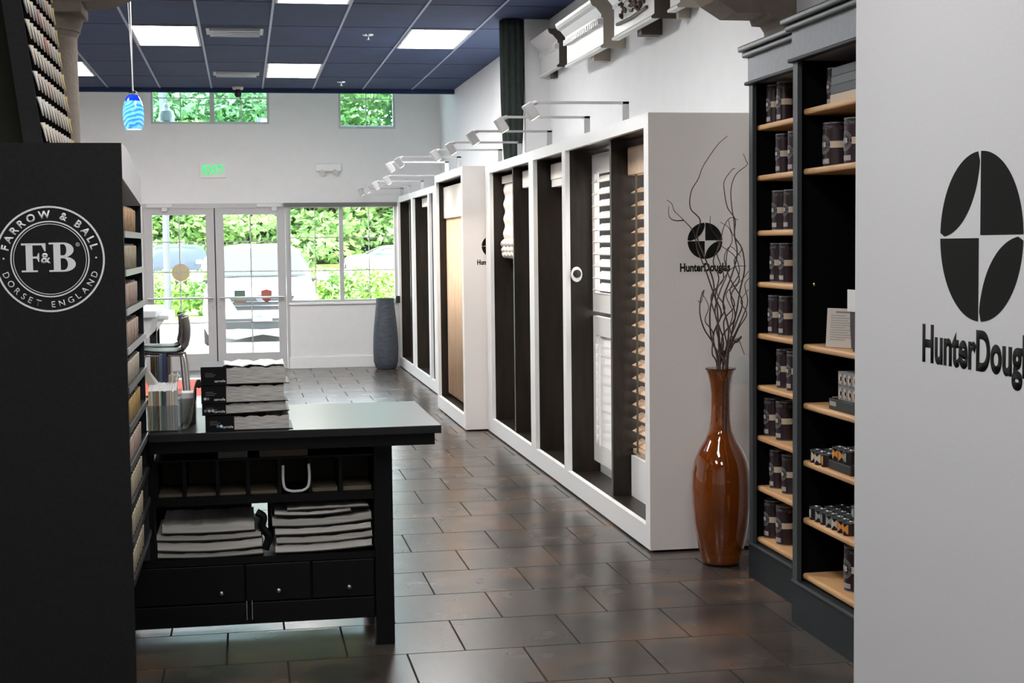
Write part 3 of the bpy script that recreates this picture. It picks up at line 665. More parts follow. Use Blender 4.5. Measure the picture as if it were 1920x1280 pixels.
# card packet prototype: black sleeve, scalloped pale front, pale top edge
def card_packet(mat, nm):
    r = empty('colour_card_packet', '', 'colour cards', (0, 0, 0))
    obj('sleeve', B(-.16, -.004, -.030, .030, 0, .082), blackp, r)
    bm = nb(); prism(bm, [(0, -.031, .076), (0, -.012, .070), (0, 0, .079), (0, .012, .070), (0, .031, .076), (0, .025, .052), (0, .017, .034), (0, .006, .016), (0, 0, .001), (0, -.008, .018), (0, -.018, .034), (0, -.026, .052)], (.004, 0, 0)); obj('swatch', bm, mat, r)
    obj('top_edge', B(-.155, -.002, -.026, -.020, .082, .0845), greige, r)
    r.name = 'colour_card_packet'; return r
peach = M('peach_card', (.66, .42, .24), .7, var=.12); sand = M('sand_card', (.55, .47, .34), .7, var=.15); blush = M('blush_card', (.62, .46, .38), .7, var=.12)
gold = M('ochre_card', (.60, .38, .14), .7, var=.2); pale = M('ivory_card', (.62, .55, .44), .7, var=.12)
protos = [card_packet(mm, 'p') for mm in (peach, sand, blush, blush, pale, gold, blush, sand, sand, sand)]
for k, z in enumerate(SHZ):
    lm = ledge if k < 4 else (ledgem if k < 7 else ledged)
    obj('shelf', B(-.64, RX-.002, RY0, RY1, z-.018, z), casedark, rack)
    obj('shelf_edge', B(RX-.002, RX+.004, RY0+.001, RY1+.016, z-.020, z+.001), lm, rack)
    L = 'pale colour card packet in the row on the %s shelf of the charcoal rack' % ords[k]; G = 'colour cards on the %s rack shelf' % ords[k]
    for i in range(8):
        loc = (RX-.007, RY0+.045+i*.0715+(.004 if i % 2 else 0), z+.0012)
        o = protos[k]
        if i == 0: o.location = loc; o['label'] = L; o['group'] = G
        else: dup(o, loc, L, G)
# leaning colour chip board on top of the rack
t = board = empty('colour_chip_board', 'tall leaning black board with rows of pale pointed colour chips', 'display board', (-.65, 5.0, RT))
lean = math.atan2(.052, .44)
def lb(z): return -.625-(z-RT)*math.tan(lean)
bm = prism(nb(), [(lb(RT), 5.0, RT), (lb(2.85), 5.0, 2.85), (lb(2.85)-.055, 5.0, 2.85), (-.68, 5.0, RT)], (0, .92, 0)); obj('board', bm, M('matte_black_board', (.004, .004, .004), .95, spec=0), t)
bm = prism(nb(), [(lb(RT)+.002, 4.99, RT), (lb(2.85)+.002, 4.99, 2.85), (lb(2.85)-.057, 4.99, 2.85), (-.682, 4.99, RT)], (0, .01, 0)); obj('board_edge', bm, panelblack, t)
chipc = [M('chip_ivory', (.62, .56, .48), .7), M('chip_pink', (.62, .48, .42), .7), M('chip_grey', (.42, .42, .42), .7), M('chip_yellow', (.66, .52, .20), .7), M('chip_white', (.66, .65, .62), .7), M('chip_rose', (.55, .25, .24), .7)]
cm = []
for c_ in chipc:
    me = bpy.data.meshes.new('colour_chip'); bb = nb(); prism(bb, [(0, -.040, .026), (.008, .0, .028), (0, .040, .026), (.003, .024, .010), (.006, .010, -.032), (.003, -.016, .004)], (.004, 0, 0)); bb.to_mesh(me); bb.free(); me.materials.append(c_); cm.append(me)
for r_ in range(8):
    z = RT+.045+r_*.082
    for i in range(11):
        y = 5.035+i*.083
        idx = 3 if i == 10 else random.choice((0, 0, 1, 0, 4, 1, 2 if r_ > 4 else 0)); idx = 5 if (r_, i) in ((4, 5), (5, 4)) else idx
        c_ = bpy.data.objects.new('colour_chip', cm[idx]); C.objects.link(c_); c_.parent = board; c_.location = (lb(z)+.003+.65, y-5.0, z-.004*i*0-RT); c_.rotation_euler = (0, -lean, 0)
        if r_*11+i >= 99: break
tag(obj('upright_board', prism(nb(), [(-1.5, 5.02, RT+.002), (-.686, 5.02, RT+.002), (-.80, 5.02, 2.95), (-1.5, 5.02, 2.95)], (0, .04, 0)), M('dark_olive_board', (.009, .009, .006), .8, spec=.1)), 'very dark upright board behind the leaning colour chip board', 'board')

# ---------------------------------------------------------------- black island desk
t = desk = empty('island_desk', 'black island desk with open cubbies, drawers and a thick top', 'desk', (.1, 5.9, 0))
obj('desk_top', box(B(-.366, .744, 5.70, 6.615, .866, .898, bev=.003), -.50, -.3661, 5.826, 6.615, .866, .898), blackgloss, t)
obj('apron', box(B(-.366, .722, 5.74, 6.58, .818, .866), -.48, -.3661, 5.83, 6.58, .818, .866), blackp, t)
for x0, x1, y0, y1 in ((.492, .566, 5.87, 5.95), (.492, .566, 6.45, 6.53), (-.56, -.49, 5.87, 5.95), (-.56, -.49, 6.45, 6.53)): obj('leg', B(x0, x1, y0, y1, 0, .818 if x0 > 0 else .352, bev=.002), blackp, t)
obj('side_panel', B(.495, .510, 5.95, 6.45, .105, .818), blackp, t); obj('side_panel', B(-.46, -.360, 5.88, 5.94, .378, .818), blackp, t)
obj('shelf', B(-.360, .495, 5.885, 6.5, .590, .622), blackp, t)
obj('shelf', B(-.545, .495, 5.885, 6.5, .352, .378), blackp, t)
obj('cabinet_body', B(-.545, .492, 5.905, 6.48, .105, .352), blackp, t)
brownb = M('brown_cubby_back', (.035, .024, .012), .6)
obj('cubby_back', B(-.360, .495, 6.2, 6.215, .622, .818), brownb, t)
for x in (-.353, -.245, -.118, .0, .122, .242, .362): obj('cubby_divider', B(x-.007, x+.007, 5.90, 6.2, .622, .76), blackp, t)
obj('bay_back', B(-.46, .012, 6.30, 6.31, .378, .59), blackp, t); obj('bay_back', B(.078, .495, 6.30, 6.31, .378, .59), blackp, t)
obj('cubby_rail', B(-.360, .495, 5.90, 6.2, .76, .768), blackp, t)
for x0, x1, kx in ((-.54, -.025, -.114), (-.018, .235, .109), (.242, .488, .387)):
    d = obj('drawer', B(x0, x1, 5.885, 5.905, .20, .348, bev=.003), blackp, t); 
    k = obj('knob', lathe([(.005, 0), (.009, .008), (.008, .014), (.003, .017)], 0, 0, 14), steel, None, True)
    k.parent = d; k.matrix_parent_inverse = Matrix.Identity(4); k['_w'] = d['_w']; k.rotation_euler = (PI/2, 0, 0); k.location = (kx-desk['_w'][0], 5.885-desk['_w'][1], .24); del k['_w']
for x0, x1 in ((-.54, -.018), (.006, .488)): obj('door', B(x0, x1, 5.885, 5.905, .112, .194, bev=.002), blackp, t)
for x in (-.0165, .0045): obj('light_leak_strip', B(x-.0015, x+.0015, 5.878, 5.885, .128, .205), chrome, t)  # bright strips standing in for light leaking through slits in the desk front
# papers and the white bracket in the cubbies
for i, (x0, x1, h, mm) in enumerate(((-.345, -.255, .012, greige), (-.24, -.125, .012, greige), (-.112, -.01, .010, greige), (.008, .112, .012, greige), (.25, .35, .014, greige), (.372, .485, .016, greige))):
    tag(obj('paper_stack', B(x0, x1, 5.915, 6.15, .6225, .6225+h), M('cubby_paper', (.17, .14, .10), .8, var=.2), None), 'thin stack of tan papers in desk cubby, %s from the left' % ['first', 'second', 'third', 'fourth', 'fifth', 'sixth'][i], 'papers', 'paper stacks in the desk cubbies')
for x0, x1, l, mm in ((-.115, .0, 'grey folder lying on the cubby rail left of the wider folder', M('folder_grey', (.13, .13, .13), .7)), (.045, .235, 'wide tan folder lying on the cubby rail above the white bracket', M('folder_tan', (.14, .10, .075), .7))):
    tag(obj('folder', B(x0, x1, 5.91, 6.15, .7685, .795, bev=.002), mm), l, 'folder', 'folders on the cubby rail')
P = smoothpts([(.136, 5.892, .735), (.136, 5.892, .68), (.142, 5.892, .645), (.165, 5.892, .632), (.19, 5.892, .631), (.215, 5.892, .634), (.234, 5.892, .65), (.239, 5.892, .69), (.236, 5.892, .738)], 4)
tag(obj('cup_ring', tube(nb(), P, .0055, 8), whitepl, None, True), 'white U shaped holder rim in the middle desk cubby', 'holder')

# catalogues: sagging books
def catalogue(name, label, cat, group, x0, x1, y0, y1, z, th, sag, spine=.09, wob=.004, left=True, mp=paper, cover=blackp, over=.012, seed=0, lift=0, boards=True):
    rnd = random.Random(seed); t = empty(name, label, cat, ((x0+x1)/2, y0, z), group); N = 18
    def cz(x): q = (x-x0)/(x1-x0); return -sag*math.sin(PI*q)+lift*q
    def slab(a, b, c, d, zl, zh, amp, mat, nm, ph=0):
        bm = nb(); R_ = []
        for i in range(N+1):
            x = a+(b-a)*i/N; w_ = amp*(math.sin(i*1.1+seed+ph)+.6*math.sin(i*2.3+seed*2+ph)); zz = z+sag+cz(x)
            R_.append([bm.verts.new(v) for v in ((x, c, zz+zl), (x, d, zz+zl), (x, d, zz+zh+w_), (x, c, zz+zh+w_))])
        for p, q in zip(R_, R_[1:]):
            for k in range(4): bm.faces.new((p[k], p[(k+1) % 4], q[(k+1) % 4], q[k]))
        bm.faces.new(R_[0]); bm.faces.new(R_[-1][::-1]); bmesh.ops.recalc_face_normals(bm, faces=bm.faces)
        return obj(nm, bm, mat, t)
    xs = x0+spine if left else x0
    slab(xs, x1, y0+.004, y1, .003, th-.006, wob, mp, 'pages')
    slab(x0, x1+over, y0-.004, y1+.004, 0, .003, 0, cover, 'cover')
    if boards and spine: slab(x0, x0+spine+.006, y0, y1, .003, th-.001, 0, cover, 'binding')
    return t
CY = 5.735
STK = [(.0, .058, -.155, .160, .0, 'bottom catalogue of the stack, with a blue and a white dot on its black end', ((.30, (.05, .16, .32)), (.42, (.6, .75, .85)))),
       (.060, .044, -.166, .148, .010, 'third catalogue from the top of the stack, with three pale dots on its end', ((.10, (.16, .2, .2)), (.27, (.6, .7, .6)), (.43, (.6, .6, .58)))),
       (.106, .068, -.168, .143, .002, 'second catalogue from the top of the stack, one pale dot on its black end', ((.12, (.45, .5, .48)), (.24, (.12, .15, .15)))),
       (.176, .070, -.168, .150, 0, 'top catalogue of the stack, under rippled white pages', ())]
for k, (dz, th, x0, x1, lift, l, dots) in enumerate(STK):
    sp = (.102, .083, .087, .090)[k]
    t = catalogue('sample_catalogue', l, 'catalogue', 'sample catalogues stacked on the desk', x0, x1, CY, CY+.27, .899+dz, th, 0, sp, .0026, seed=k*3+1, over=.014, lift=lift)
    tx = text2d('carnole', .014, .0003); decal('lettering', tx, decal_w, t, (x0+sp-.040, CY-.0005, .899+dz+.010), (1, 0, 0), (0, 0, 1))
    bm = nb(); z0_ = th*.62
    for q, wd in ((0, .028), (.006, .04), (.012, .034)): rect2(bm, .016, .016+wd, z0_-q, z0_-q+.0016)
    decal('small_print', bm, M('dim_print', (.16, .17, .17), .7), t, (x0, CY-.0005, .899+dz), (1, 0, 0), (0, 0, 1))
    for u, col in dots:
        bm = nb(); ring2(bm, .0001, .0056, n=20); decal('dot', bm, M('dot_%d_%d' % (k, int(u*100)), col, .6), t, (x0+sp*u+.004+(0 if k else .012), CY-.0005, .899+dz+.018), (1, 0, 0), (0, 0, 1))
bm = nb(); N = 16; R_ = []
for i in range(N+1):
    x = -.085+.232*i/N; R_.append([bm.verts.new((x, CY+.002+.265*j/6, 1.1475+.0035*math.sin(i*1.0+j*.5)+.002*math.sin(i*2.1))) for j in range(7)])
for a, b in zip(R_, R_[1:]):
    for j in range(6): bm.faces.new((a[j], b[j], b[j+1], a[j+1]))
r = bmesh.ops.extrude_face_region(bm, geom=bm.faces[:]); bmesh.ops.translate(bm, verts=[e for e in r['geom'] if isinstance(e, bmesh.types.BMVert)], vec=(0, 0, -.0015)); bmesh.ops.recalc_face_normals(bm, faces=bm.faces)
tag(obj('loose_sheet', bm, M('glossy_sheet', (.72, .73, .70), .35), None, 'all'), 'rippled white sheet lying over the top catalogue', 'paper')
maglite = M('pale_page_edges', (.66, .64, .60), .8, col2=(.42, .40, .37), vs=6, stretch=(.5, .5, 30))
# shelf catalogues in two bays
mags = [(-.355, .052, .3795, .024, .006, .045), (-.355, .048, .404, .040, .010, .09), (-.357, .045, .447, .027, .007, .02), (-.335, .02, .477, .038, .004, .0)]
for k, (x0, x1, z, th, sag, sp) in enumerate(mags):
    catalogue('sample_catalogue', 'sagging grey catalogue in the left bay of the desk shelf, %s from the bottom' % ['first', 'second', 'third', 'fourth'][k], 'catalogue', 'catalogues in the left desk bay', x0, x1, 5.90, 6.26, z, th, sag, 0 if k == 3 else .03, .0015, False, (magpap, maglite)[k % 2], M('cover_dark', (.02, .025, .022), .6), seed=k+20, boards=False, over=.004)
mags = [(.100, .482, .3795, .036, .005), (.105, .484, .414, .030, .008), (.10, .480, .450, .030, .006), (.09, .482, .482, .034, .010), (.10, .40, .528, .020, .008), (.15, .47, .552, .016, .0)]
for k, (x0, x1, z, th, sag) in enumerate(mags):
    catalogue('sample_catalogue', 'sagging grey catalogue in the right bay of the desk shelf, %s from the bottom' % ['first', 'second', 'third', 'fourth', 'fifth', 'sixth'][k], 'catalogue', 'catalogues in the right desk bay', x0, x1, 5.90, 6.27, z, th, sag, .03, .0015, False, (maglite, magpap)[k % 2], MATS['cover_dark'], seed=k+30, boards=False, over=.004, lift=.012 if k < 4 else .004)
# spiral binder curling between the two bays
P = smoothpts([(.03, 5.91, .55), (.055, 5.91, .53), (.05, 5.91, .49), (.075, 5.91, .45), (.06, 5.91, .40)], 5)
tag(obj('curled_sample', tube(nb(), P, .016, 8), blackp, None, True), 'black curled sample cover between the two catalogue piles', 'sample')

# brochure holder with upright booklets
t = empty('brochure_holder', 'clear acrylic holder full of upright brochures at the desk corner', 'brochure holder', (-.315, 5.78, .898))
bm = nb(); x0, x1, y0, y1 = -.371, -.246, 5.76, 5.90
box(bm, x0, x1, y0, y0+.003, .899, 1.0); box(bm, x0, x1, y1, y1+.003, .899, 1.05); box(bm, x0, x0+.003, y0+.003, y1, .899, 1.0); box(bm, x1-.003, x1, y0+.003, y1, .899, 1.0); box(bm, x0+.003, x1-.003, y0+.003, y1, .899, .903)
obj('clear_box', bm, acrylic, t)
cols = [((.62, .44, .22), .012, 'tan'), ((.75, .74, .70), .006, 'white'), ((.20, .26, .22), .014, 'grey green'), ((.33, .15, .07), .011, 'rust brown'), ((.70, .70, .66), .006, 'off white'), ((.30, .46, .22), .004, 'leaf green'), ((.03, .05, .06), .009, 'black'), ((.05, .08, .14), .009, 'navy'), ((.42, .37, .28), .013, 'khaki'), ((.55, .49, .38), .010, 'beige'), ((.62, .60, .55), .009, 'pale grey'), ((.50, .45, .38), .010, 'sand')]
x = x0+.005
for c_, wd, nmc in cols:
    wd *= .94
    bt = empty('brochure', '%s brochure standing in the clear holder' % nmc, 'brochure', (x, 5.77, .903), 'brochures in the clear holder')
    h = 1.052+.004*random.random()
    obj('spine_cover', B(x, x+wd-.001, y0+.005, y0+.0065, .904, h), M('brochure_'+nmc.replace(' ', '_'), c_, .5), bt)
    obj('pages', prism(nb(), [(x, y0+.0065, .904), (x, y0+.0065, h), (x, y1-.01, h+.022), (x, y1-.01, .904)], (wd-.001, 0, 0)), whitepap, bt); x += wd
for k, (xx, yy, a, hh, nm2) in enumerate(((-.366, 5.86, -.50, .075, 'tall cream card fanning up'), (-.352, 5.865, -.62, .06, 'pale card leaning up'), (-.366, 5.87, -.5, .05, 'small brown card leaning'))):
    M4 = Matrix.Translation((xx, yy, 1.06)) @ Matrix.Rotation(a, 4, 'Y')
    tag(obj('leaning_card', B(0, .028, 0, .002, 0, hh, mat=M4), (greige, whitepap, M('card_brown', (.28, .16, .12), .7))[k]), '%s above the brochures in the clear holder' % nm2, 'card')
for k in range(7):
    M4 = Matrix.Translation((-.292+k*.004, 5.875+.003*k, 1.055)) @ Matrix.Rotation(.12*(k-3)/3+.1, 4, 'Y')
    tag(obj('swatch_card', B(0, .003, 0, .05, 0, .048+.004*(k % 3), mat=M4), (greige, sand, whitepap)[k % 3]), 'small cream swatch card in the fan behind the brochures', 'card', 'fan of cream swatch cards')
# wire rack and clear tray behind
t = empty('wire_rack', 'bent grey wire rack between the brochures and the catalogue stack', 'wire rack', (-.2, 5.9, .898))
for k in range(6):
    x = -.176-.003*k; y = 5.80+.035*k
    P = smoothpts([(-.245, y, .903), (-.225, y, .91), (-.208-.002*k, y, .95), (-.198, y, 1.0), (-.195, y, 1.05), (-.185, y, 1.085-.008*k), (-.172, y, 1.09-.008*k)], 4)
    obj('wire', tube(nb(), P, .0032, 6), M('pewter_wire', (.22, .21, .17), .4, metal=.7), t, True)
obj('rail', tube(nb(), [(-.245, 5.80, .902), (-.245, 5.98, .902)], .003, 6), MATS['pewter_wire'], t, True)
t = empty('card_tray', 'clear grey tray with white cards behind the brochure holder', 'tray', (-.215, 6.0, .898))
obj('tray_body', B(-.262, -.198, 5.99, 6.12, .8995, 1.00, bev=.003), M('smoke_acrylic', (.22, .22, .21), .25), t)
obj('card_block', B(-.258, -.205, 6.0, 6.10, 1.0005, 1.022), whitepap, t)

# ---------------------------------------------------------------- near white display wall with large logo
t = empty('display_wall', 'nearest white display wall at the right edge with a very large black emblem', 'display unit', (2.03, 1.2, 0))
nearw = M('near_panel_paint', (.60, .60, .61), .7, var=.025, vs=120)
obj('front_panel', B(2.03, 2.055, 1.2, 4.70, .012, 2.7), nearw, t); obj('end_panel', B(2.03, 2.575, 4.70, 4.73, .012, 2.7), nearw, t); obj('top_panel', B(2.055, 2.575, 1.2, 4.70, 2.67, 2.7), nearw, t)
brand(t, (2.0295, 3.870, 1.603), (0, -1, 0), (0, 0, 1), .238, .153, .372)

# ---------------------------------------------------------------- bookcases
def bookcase(label, xf, y0, y1, ys0, ys1, xs, shelves, base, zt=2.505, xb=WALLX, near=False):
    t = empty('bookcase', label, 'bookcase', (xf, y0, 0), 'dark bookcases on the right wall')
    obj('side_panel', B(xf, xb-.002, y1-.018, y1, 0, 2.33), casedark, t); obj('side_panel', B(xf, xb-.002, y0, y0+.018, 0, 2.33), casedark, t)
    obj('face_stile', B(xf-.003, xf+.016, y1-.05, y1, base, 2.33), M('stile_slate', (.03, .038, .044), .5), t)
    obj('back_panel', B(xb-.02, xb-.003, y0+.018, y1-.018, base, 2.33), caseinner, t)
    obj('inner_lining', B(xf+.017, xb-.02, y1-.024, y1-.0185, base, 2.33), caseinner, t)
    obj('fascia', B(xf-.008, xb-.002, y0, y1+.001, 2.33, zt-.055), caseblue, t)
    bm = nb(); box(bm, xf-.022, xf+.01, y0, y1+.018, 2.322, 2.338, bev=.005); obj('fascia_bead', bm, casedark, t)
    bm = nb(); oy = -.01 if near else .045; box(bm, xf-.03, xf+.03, y0, y1+.03, zt-.055, zt-.03, bev=.008); box(bm, xf-.045, xf+.03, y0, y1+.045, zt-.028, zt, bev=.008); box(bm, xf+.025, xb-.002, y0, y1+oy, zt-.055, zt, bev=.006); obj('crown_moulding', bm, M('crown_slate', (.06, .07, .075), .4), t)
    obj('plinth', B(xf-.006, xb-.002, y0, y1, 0, base), casedark, t)
    obj('plinth_bead', B(xf-.012, xf+.002, y0, y1, base-.008, base+.004, bev=.003), MATS['stile_slate'], t)
    for z in shelves: obj('shelf', B(xs, xb-.021, y0+.019, y1-.026, z-.013, z+.013, bev=.009), oak, t)
SF = [2.121, 1.888, 1.632, 1.392, 1.150, .906, .667, .428, .183]
SN = [2.120, 1.877, 1.157, .913, .674, .434, .200]
bookcase('dark slate bookcase with oak shelves, the farther of the two beside the amber vase', 2.35, 5.87, 6.705, 0, 0, 2.375, SF, .165)
bookcase('dark slate bookcase with oak shelves, the nearer one cut by the white wall', 2.24, 4.75, 5.85, 0, 0, 2.27, SN, .18, near=True)
tag(obj('wall_pin', lathe([(.006, 0), (.007, .004), (.003, .007)], 0, 0, 12), M('brass', (.5, .38, .15), .3, metal=1)), 'tiny brass shelf pin on the black side inside the nearer bookcase', 'pin')
C.objects['wall_pin'].location = (2.32, 5.824, 1.415); C.objects['wall_pin'].rotation_euler = (PI/2, 0, 0)

# paint tins
tinb = M('tin_aubergine', (.030, .017, .022), .28, var=.25, vs=6); tinlid = M('tin_lid', (.28, .30, .31), .3, metal=.8)
crestm = M('tin_crest_grey', (.30, .29, .28), .5); cream = M('tin_cream_band', (.58, .48, .36), .6); tagm = M('tin_tag_grey', (.36, .32, .31), .6); dimm = M('tin_dim_lettering', (.085, .08, .075), .5)
def bend(bm, r, cz, th=.0005):
    for v in bm.verts:
        a = PI+v.co.x/r          # u=0 faces -X; u>0 turns towards -Y
        v.co = Vector(((r+th)*math.cos(a), (r+th)*math.sin(a), v.co.y+cz))
    bmesh.ops.recalc_face_normals(bm, faces=bm.faces); return bm
def grid2(x0, x1, y0, y1, n=12):
    bm = nb()
    for i in range(n): rect2(bm, x0+(x1-x0)*i/n, x0+(x1-x0)*(i+1)/n, y0, y1)
    return bm
def thick(bm, r, th=.0006):
    ret = bmesh.ops.extrude_face_region(bm, geom=bm.faces[:])
    for v in [e for e in ret['geom'] if isinstance(e, bmesh.types.BMVert)]:
        d = Vector((v.co.x, v.co.y, 0)).normalized(); v.co += d*th
    bmesh.ops.recalc_face_normals(bm, faces=bm.faces); return bm
def tin(r, h):
    t = empty('paint_tin', '', 'paint tin', (0, 0, 0))
    obj('body', lathe([(r, 0), (r, h-.004)], 0, 0, 36), tinb, t, True)
    bm = lathe([(r-.004, h-.004), (r+.0012, h-.005), (r+.0012, h), (r-.003, h+.0005), (r-.004, h-.003), (r-.02, h-.003)], 0, 0, 36); obj('lid', bm, tinlid, t, True)
    obj('base_rim', lathe([(r+.001, 0), (r+.0012, .003), (r, .004)], 0, 0, 36), tinlid, t, True)
    cr_ = min(r*.80, h*.22)
    bm = nb(); ring2(bm, 0.0001, 1.0, n=40); bmesh.ops.scale(bm, vec=(cr_, cr_, 1), verts=bm.verts)
    c = obj('crest_disc', thick(bend(bm, r, h*.50), r, .0003), M('tin_crest_dark', (.06, .055, .055), .5), t)
    bm = crest2d(False); bmesh.ops.scale(bm, vec=(cr_, cr_, 1), verts=bm.verts)
    obj('crest', thick(bend(bm, r, h*.50, .0012), r), crestm, t)
    bm = nb(); serifF(bm, -.42, -.22, .45); serifB(bm, .0, -.22, .47); bmesh.ops.scale(bm, vec=(cr_, cr_, 1), verts=bm.verts)
    obj('crest_letters', thick(bend(bm, r, h*.50, .0022), r), decal_w, t)
    obj('cream_band', thick(bend(grid2(cr_*.98, cr_*.98+r*1.5, -h*.075, h*.075), r, h*.50), r), cream, t)
    obj('tag', thick(bend(grid2(-cr_*.55, cr_*.85, -h*.055, h*.055), r, h*.13), r), tagm, t)
    tx = text2d('FARROW & BALL', h*.115, .001, .95, 'CENTER'); bmesh.ops.translate(tx, verts=tx.verts, vec=(r*.75, 0, 0))
    obj('lettering', thick(bend(tx, r, h*.84), r), dimm, t)
    return t
tinA = tin(.0375, .180); tinB = tin(.044, .180); tinC = tin(.058, .178); used = set()
def put(p, x, y, z, label, rz=0, group='paint tins on the bookcase shelves'):
    if p.name not in used: used.add(p.name); o = p; o.location = (x, y, z); o.rotation_euler = (0, 0, rz); o['label'] = label; o['group'] = group
    else: o = dup(p, (x, y, z), label, group, rz)
    return o
SO = ['top', 'second', 'third', 'fourth', 'fifth', 'sixth', 'seventh', 'eighth', 'bottom']
FAR = [((6.62, tinA), (6.49, tinA)), ((6.50, tinA), (6.345, tinA)), ((6.53, tinB), (6.40, tinA)), ((6.575, tinA), (6.455, tinA)), ((6.60, tinA), (6.46, tinA)), ((6.49, tinA), (6.36, tinA)), ((6.635, tinB), (6.478, tinB)), ((6.58, tinA), (6.42, tinA)), ((6.635, tinB), (6.475, tinB))]
for k, row in enumerate(FAR):
    for j, (y, p) in enumerate(row):
        put(p, 2.443, y, SF[k]+.0135, 'dark paint tin on the %s shelf of the far bookcase, %s of the pair' % (SO[k], ('left', 'right')[j]), .05*((k*3+j) % 3-1))
put(tinA, 2.36, 5.70, SN[0]+.0135, 'slim dark paint tin beside grey books on the top shelf of the near bookcase').scale = (.9, .9, .84)
put(tinC, 2.375, 5.715, SN[1]+.0135, 'wide dark paint tin on the second shelf of the near bookcase, left one')
put(tinC, 2.365, 5.475, SN[1]+.0135, 'wide dark paint tin on the second shelf of the near bookcase, right one')
put(tinC, 2.37, 5.475, SN[6]+.0135, 'wide dark paint tin standing alone on the lowest shelf of the near bookcase')
# books
bk = [M('book_slate', (.16, .175, .18), .7), M('book_slate2', (.12, .13, .135), .7), cream]
for k in range(4):
    mm = cream if k == 0 else bk[k % 2]; z = SN[0]+.0138+k*.0345
    t = empty('book', ['cream book at the bottom of the pile beside the slim tin', 'slate book just above the cream one in the pile', 'slate book second from the top of the pile', 'slate book topmost of the pile on the upper shelf'][k], 'book', (2.30, 5.4, z), 'books piled on the top shelf')
    y1 = 5.605-(0 if k == 0 else .005*k)
    obj('cover', B(2.30, 2.50, 5.30, y1, z, z+.003), mm, t); obj('cover', B(2.30, 2.50, 5.30, y1, z+.031, z+.034), mm, t)
    obj('spine', B(2.297, 2.302, 5.30, y1, z, z+.034, bev=.002), mm, t); obj('pages', B(2.303, 2.495, 5.305, y1-.005, z+.003, z+.031), cream if k == 0 else bk[0], t)
# leaflet and holder
t = empty('leaflet', 'cream printed leaflet standing on the third shelf of the near bookcase', 'leaflet', (2.30, 5.55, SN[2]+.013))
M4 = Matrix.Translation((2.315, 5.535, SN[2]+.0155)) @ Matrix.Rotation(math.radians(-62), 4, 'Z') @ Matrix.Rotation(math.radians(-4), 4, 'X')
obj('sheet', B(-.075, .12, 0, .003, 0, .155, mat=M4), M('leaflet_paper', (.52, .46, .41), .7), t)
MI = MATS['dim_print']; bm = nb()
for k in range(11): rect2(bm, -.055, .02+.05*((k*7) % 5)/4, .03+.0095*k, .032+.0095*k)
rect2(bm, -.03, .05, .137, .143)
for v in bm.verts: v.co = Vector((v.co.x, -.0006, v.co.y))
r = bmesh.ops.extrude_face_region(bm, geom=bm.faces[:]); bmesh.ops.translate(bm, verts=[e for e in r['geom'] if isinstance(e, bmesh.types.BMVert)], vec=(0, .0004, 0)); bmesh.ops.transform(bm, matrix=M4, verts=bm.verts); obj('print_lines', bm, MI, t)
tag(obj('card_holder', B(2.34, 2.42, 5.37, 5.50, SN[2]+.0135, SN[2]+.205), M('umber_card', (.05, .042, .04), .7)), 'dark brown card holder behind the cream leaflet', 'holder')
tag(obj('small_card', B(2.285, 2.29, 5.27, 5.40, SN[2]+.165, SN[2]+.25, bev=.002), whitepap), 'small white rounded card peeping beside the white wall edge', 'card')
tag(obj('card_stand', B(2.291, 2.33, 5.28, 5.36, SN[2]+.0135, SN[2]+.1645), M('umber_card', (.05, .042, .04), .7)), 'dark stand under the small white card', 'stand')
# sample-pot boxes
boxm = M('sample_box_grey', (.17, .17, .175), .5); dotm = M('sample_box_patch', (.50, .40, .33), .6); blackb = M('black_box', (.012, .012, .012), .45)
def samplebox(z, label):
    t = empty('sample_box', label, 'box', (2.29, 5.50, z), 'pale patterned sample boxes')
    obj('carton', B(2.29, 2.42, 5.28, 5.50, z, z+.056, bev=.002), boxm, t)
    for i in range(4):
        for (u, v, n_, vec) in (((0, -1, 0), (0, 0, 1), (2.2895, 5.475-.045*i, z+.028), None),):
            bm = nb(); ring2(bm, .0001, .021, n=20, ex=.75); ngon(bm, ((.0, -.010), (.024, -.004), (.024, .004), (.0, .010))); decal('round_patch', bm, dotm, t, n_, u, v)
samplebox(SN[3]+.058, 'lower pale patterned sample box on the black boxes'); samplebox(SN[3]+.1145, 'upper pale patterned sample box, topmost of the stack')
t = empty('black_box', 'black box with a pale end label under the patterned sample boxes', 'box', (2.30, 5.6, SN[3]+.013)); obj('carton', B(2.285, 2.44, 5.30, 5.58, SN[3]+.0135, SN[3]+.0572, bev=.002), blackb, t)
bm = nb(); rect2(bm, .012, .075, .016, .034); decal('end_label', bm, tagm, t, (2.2845, 5.58, SN[3]+.0135), (0, -1, 0), (0, 0, 1))
t = empty('tan_box', 'small tan topped box with pale label at the left of the black box', 'box', (2.31, 5.66, SN[3]+.013)); obj('carton', B(2.32, 2.44, 5.585, 5.63, SN[3]+.0135, SN[3]+.056), M('tan_box_card', (.28, .20, .10), .6), t)
bm = nb(); rect2(bm, .004, .040, .004, .040); decal('label', bm, tagm, t, (2.3195, 5.63, SN[3]+.0135), (0, -1, 0), (0, 0, 1))
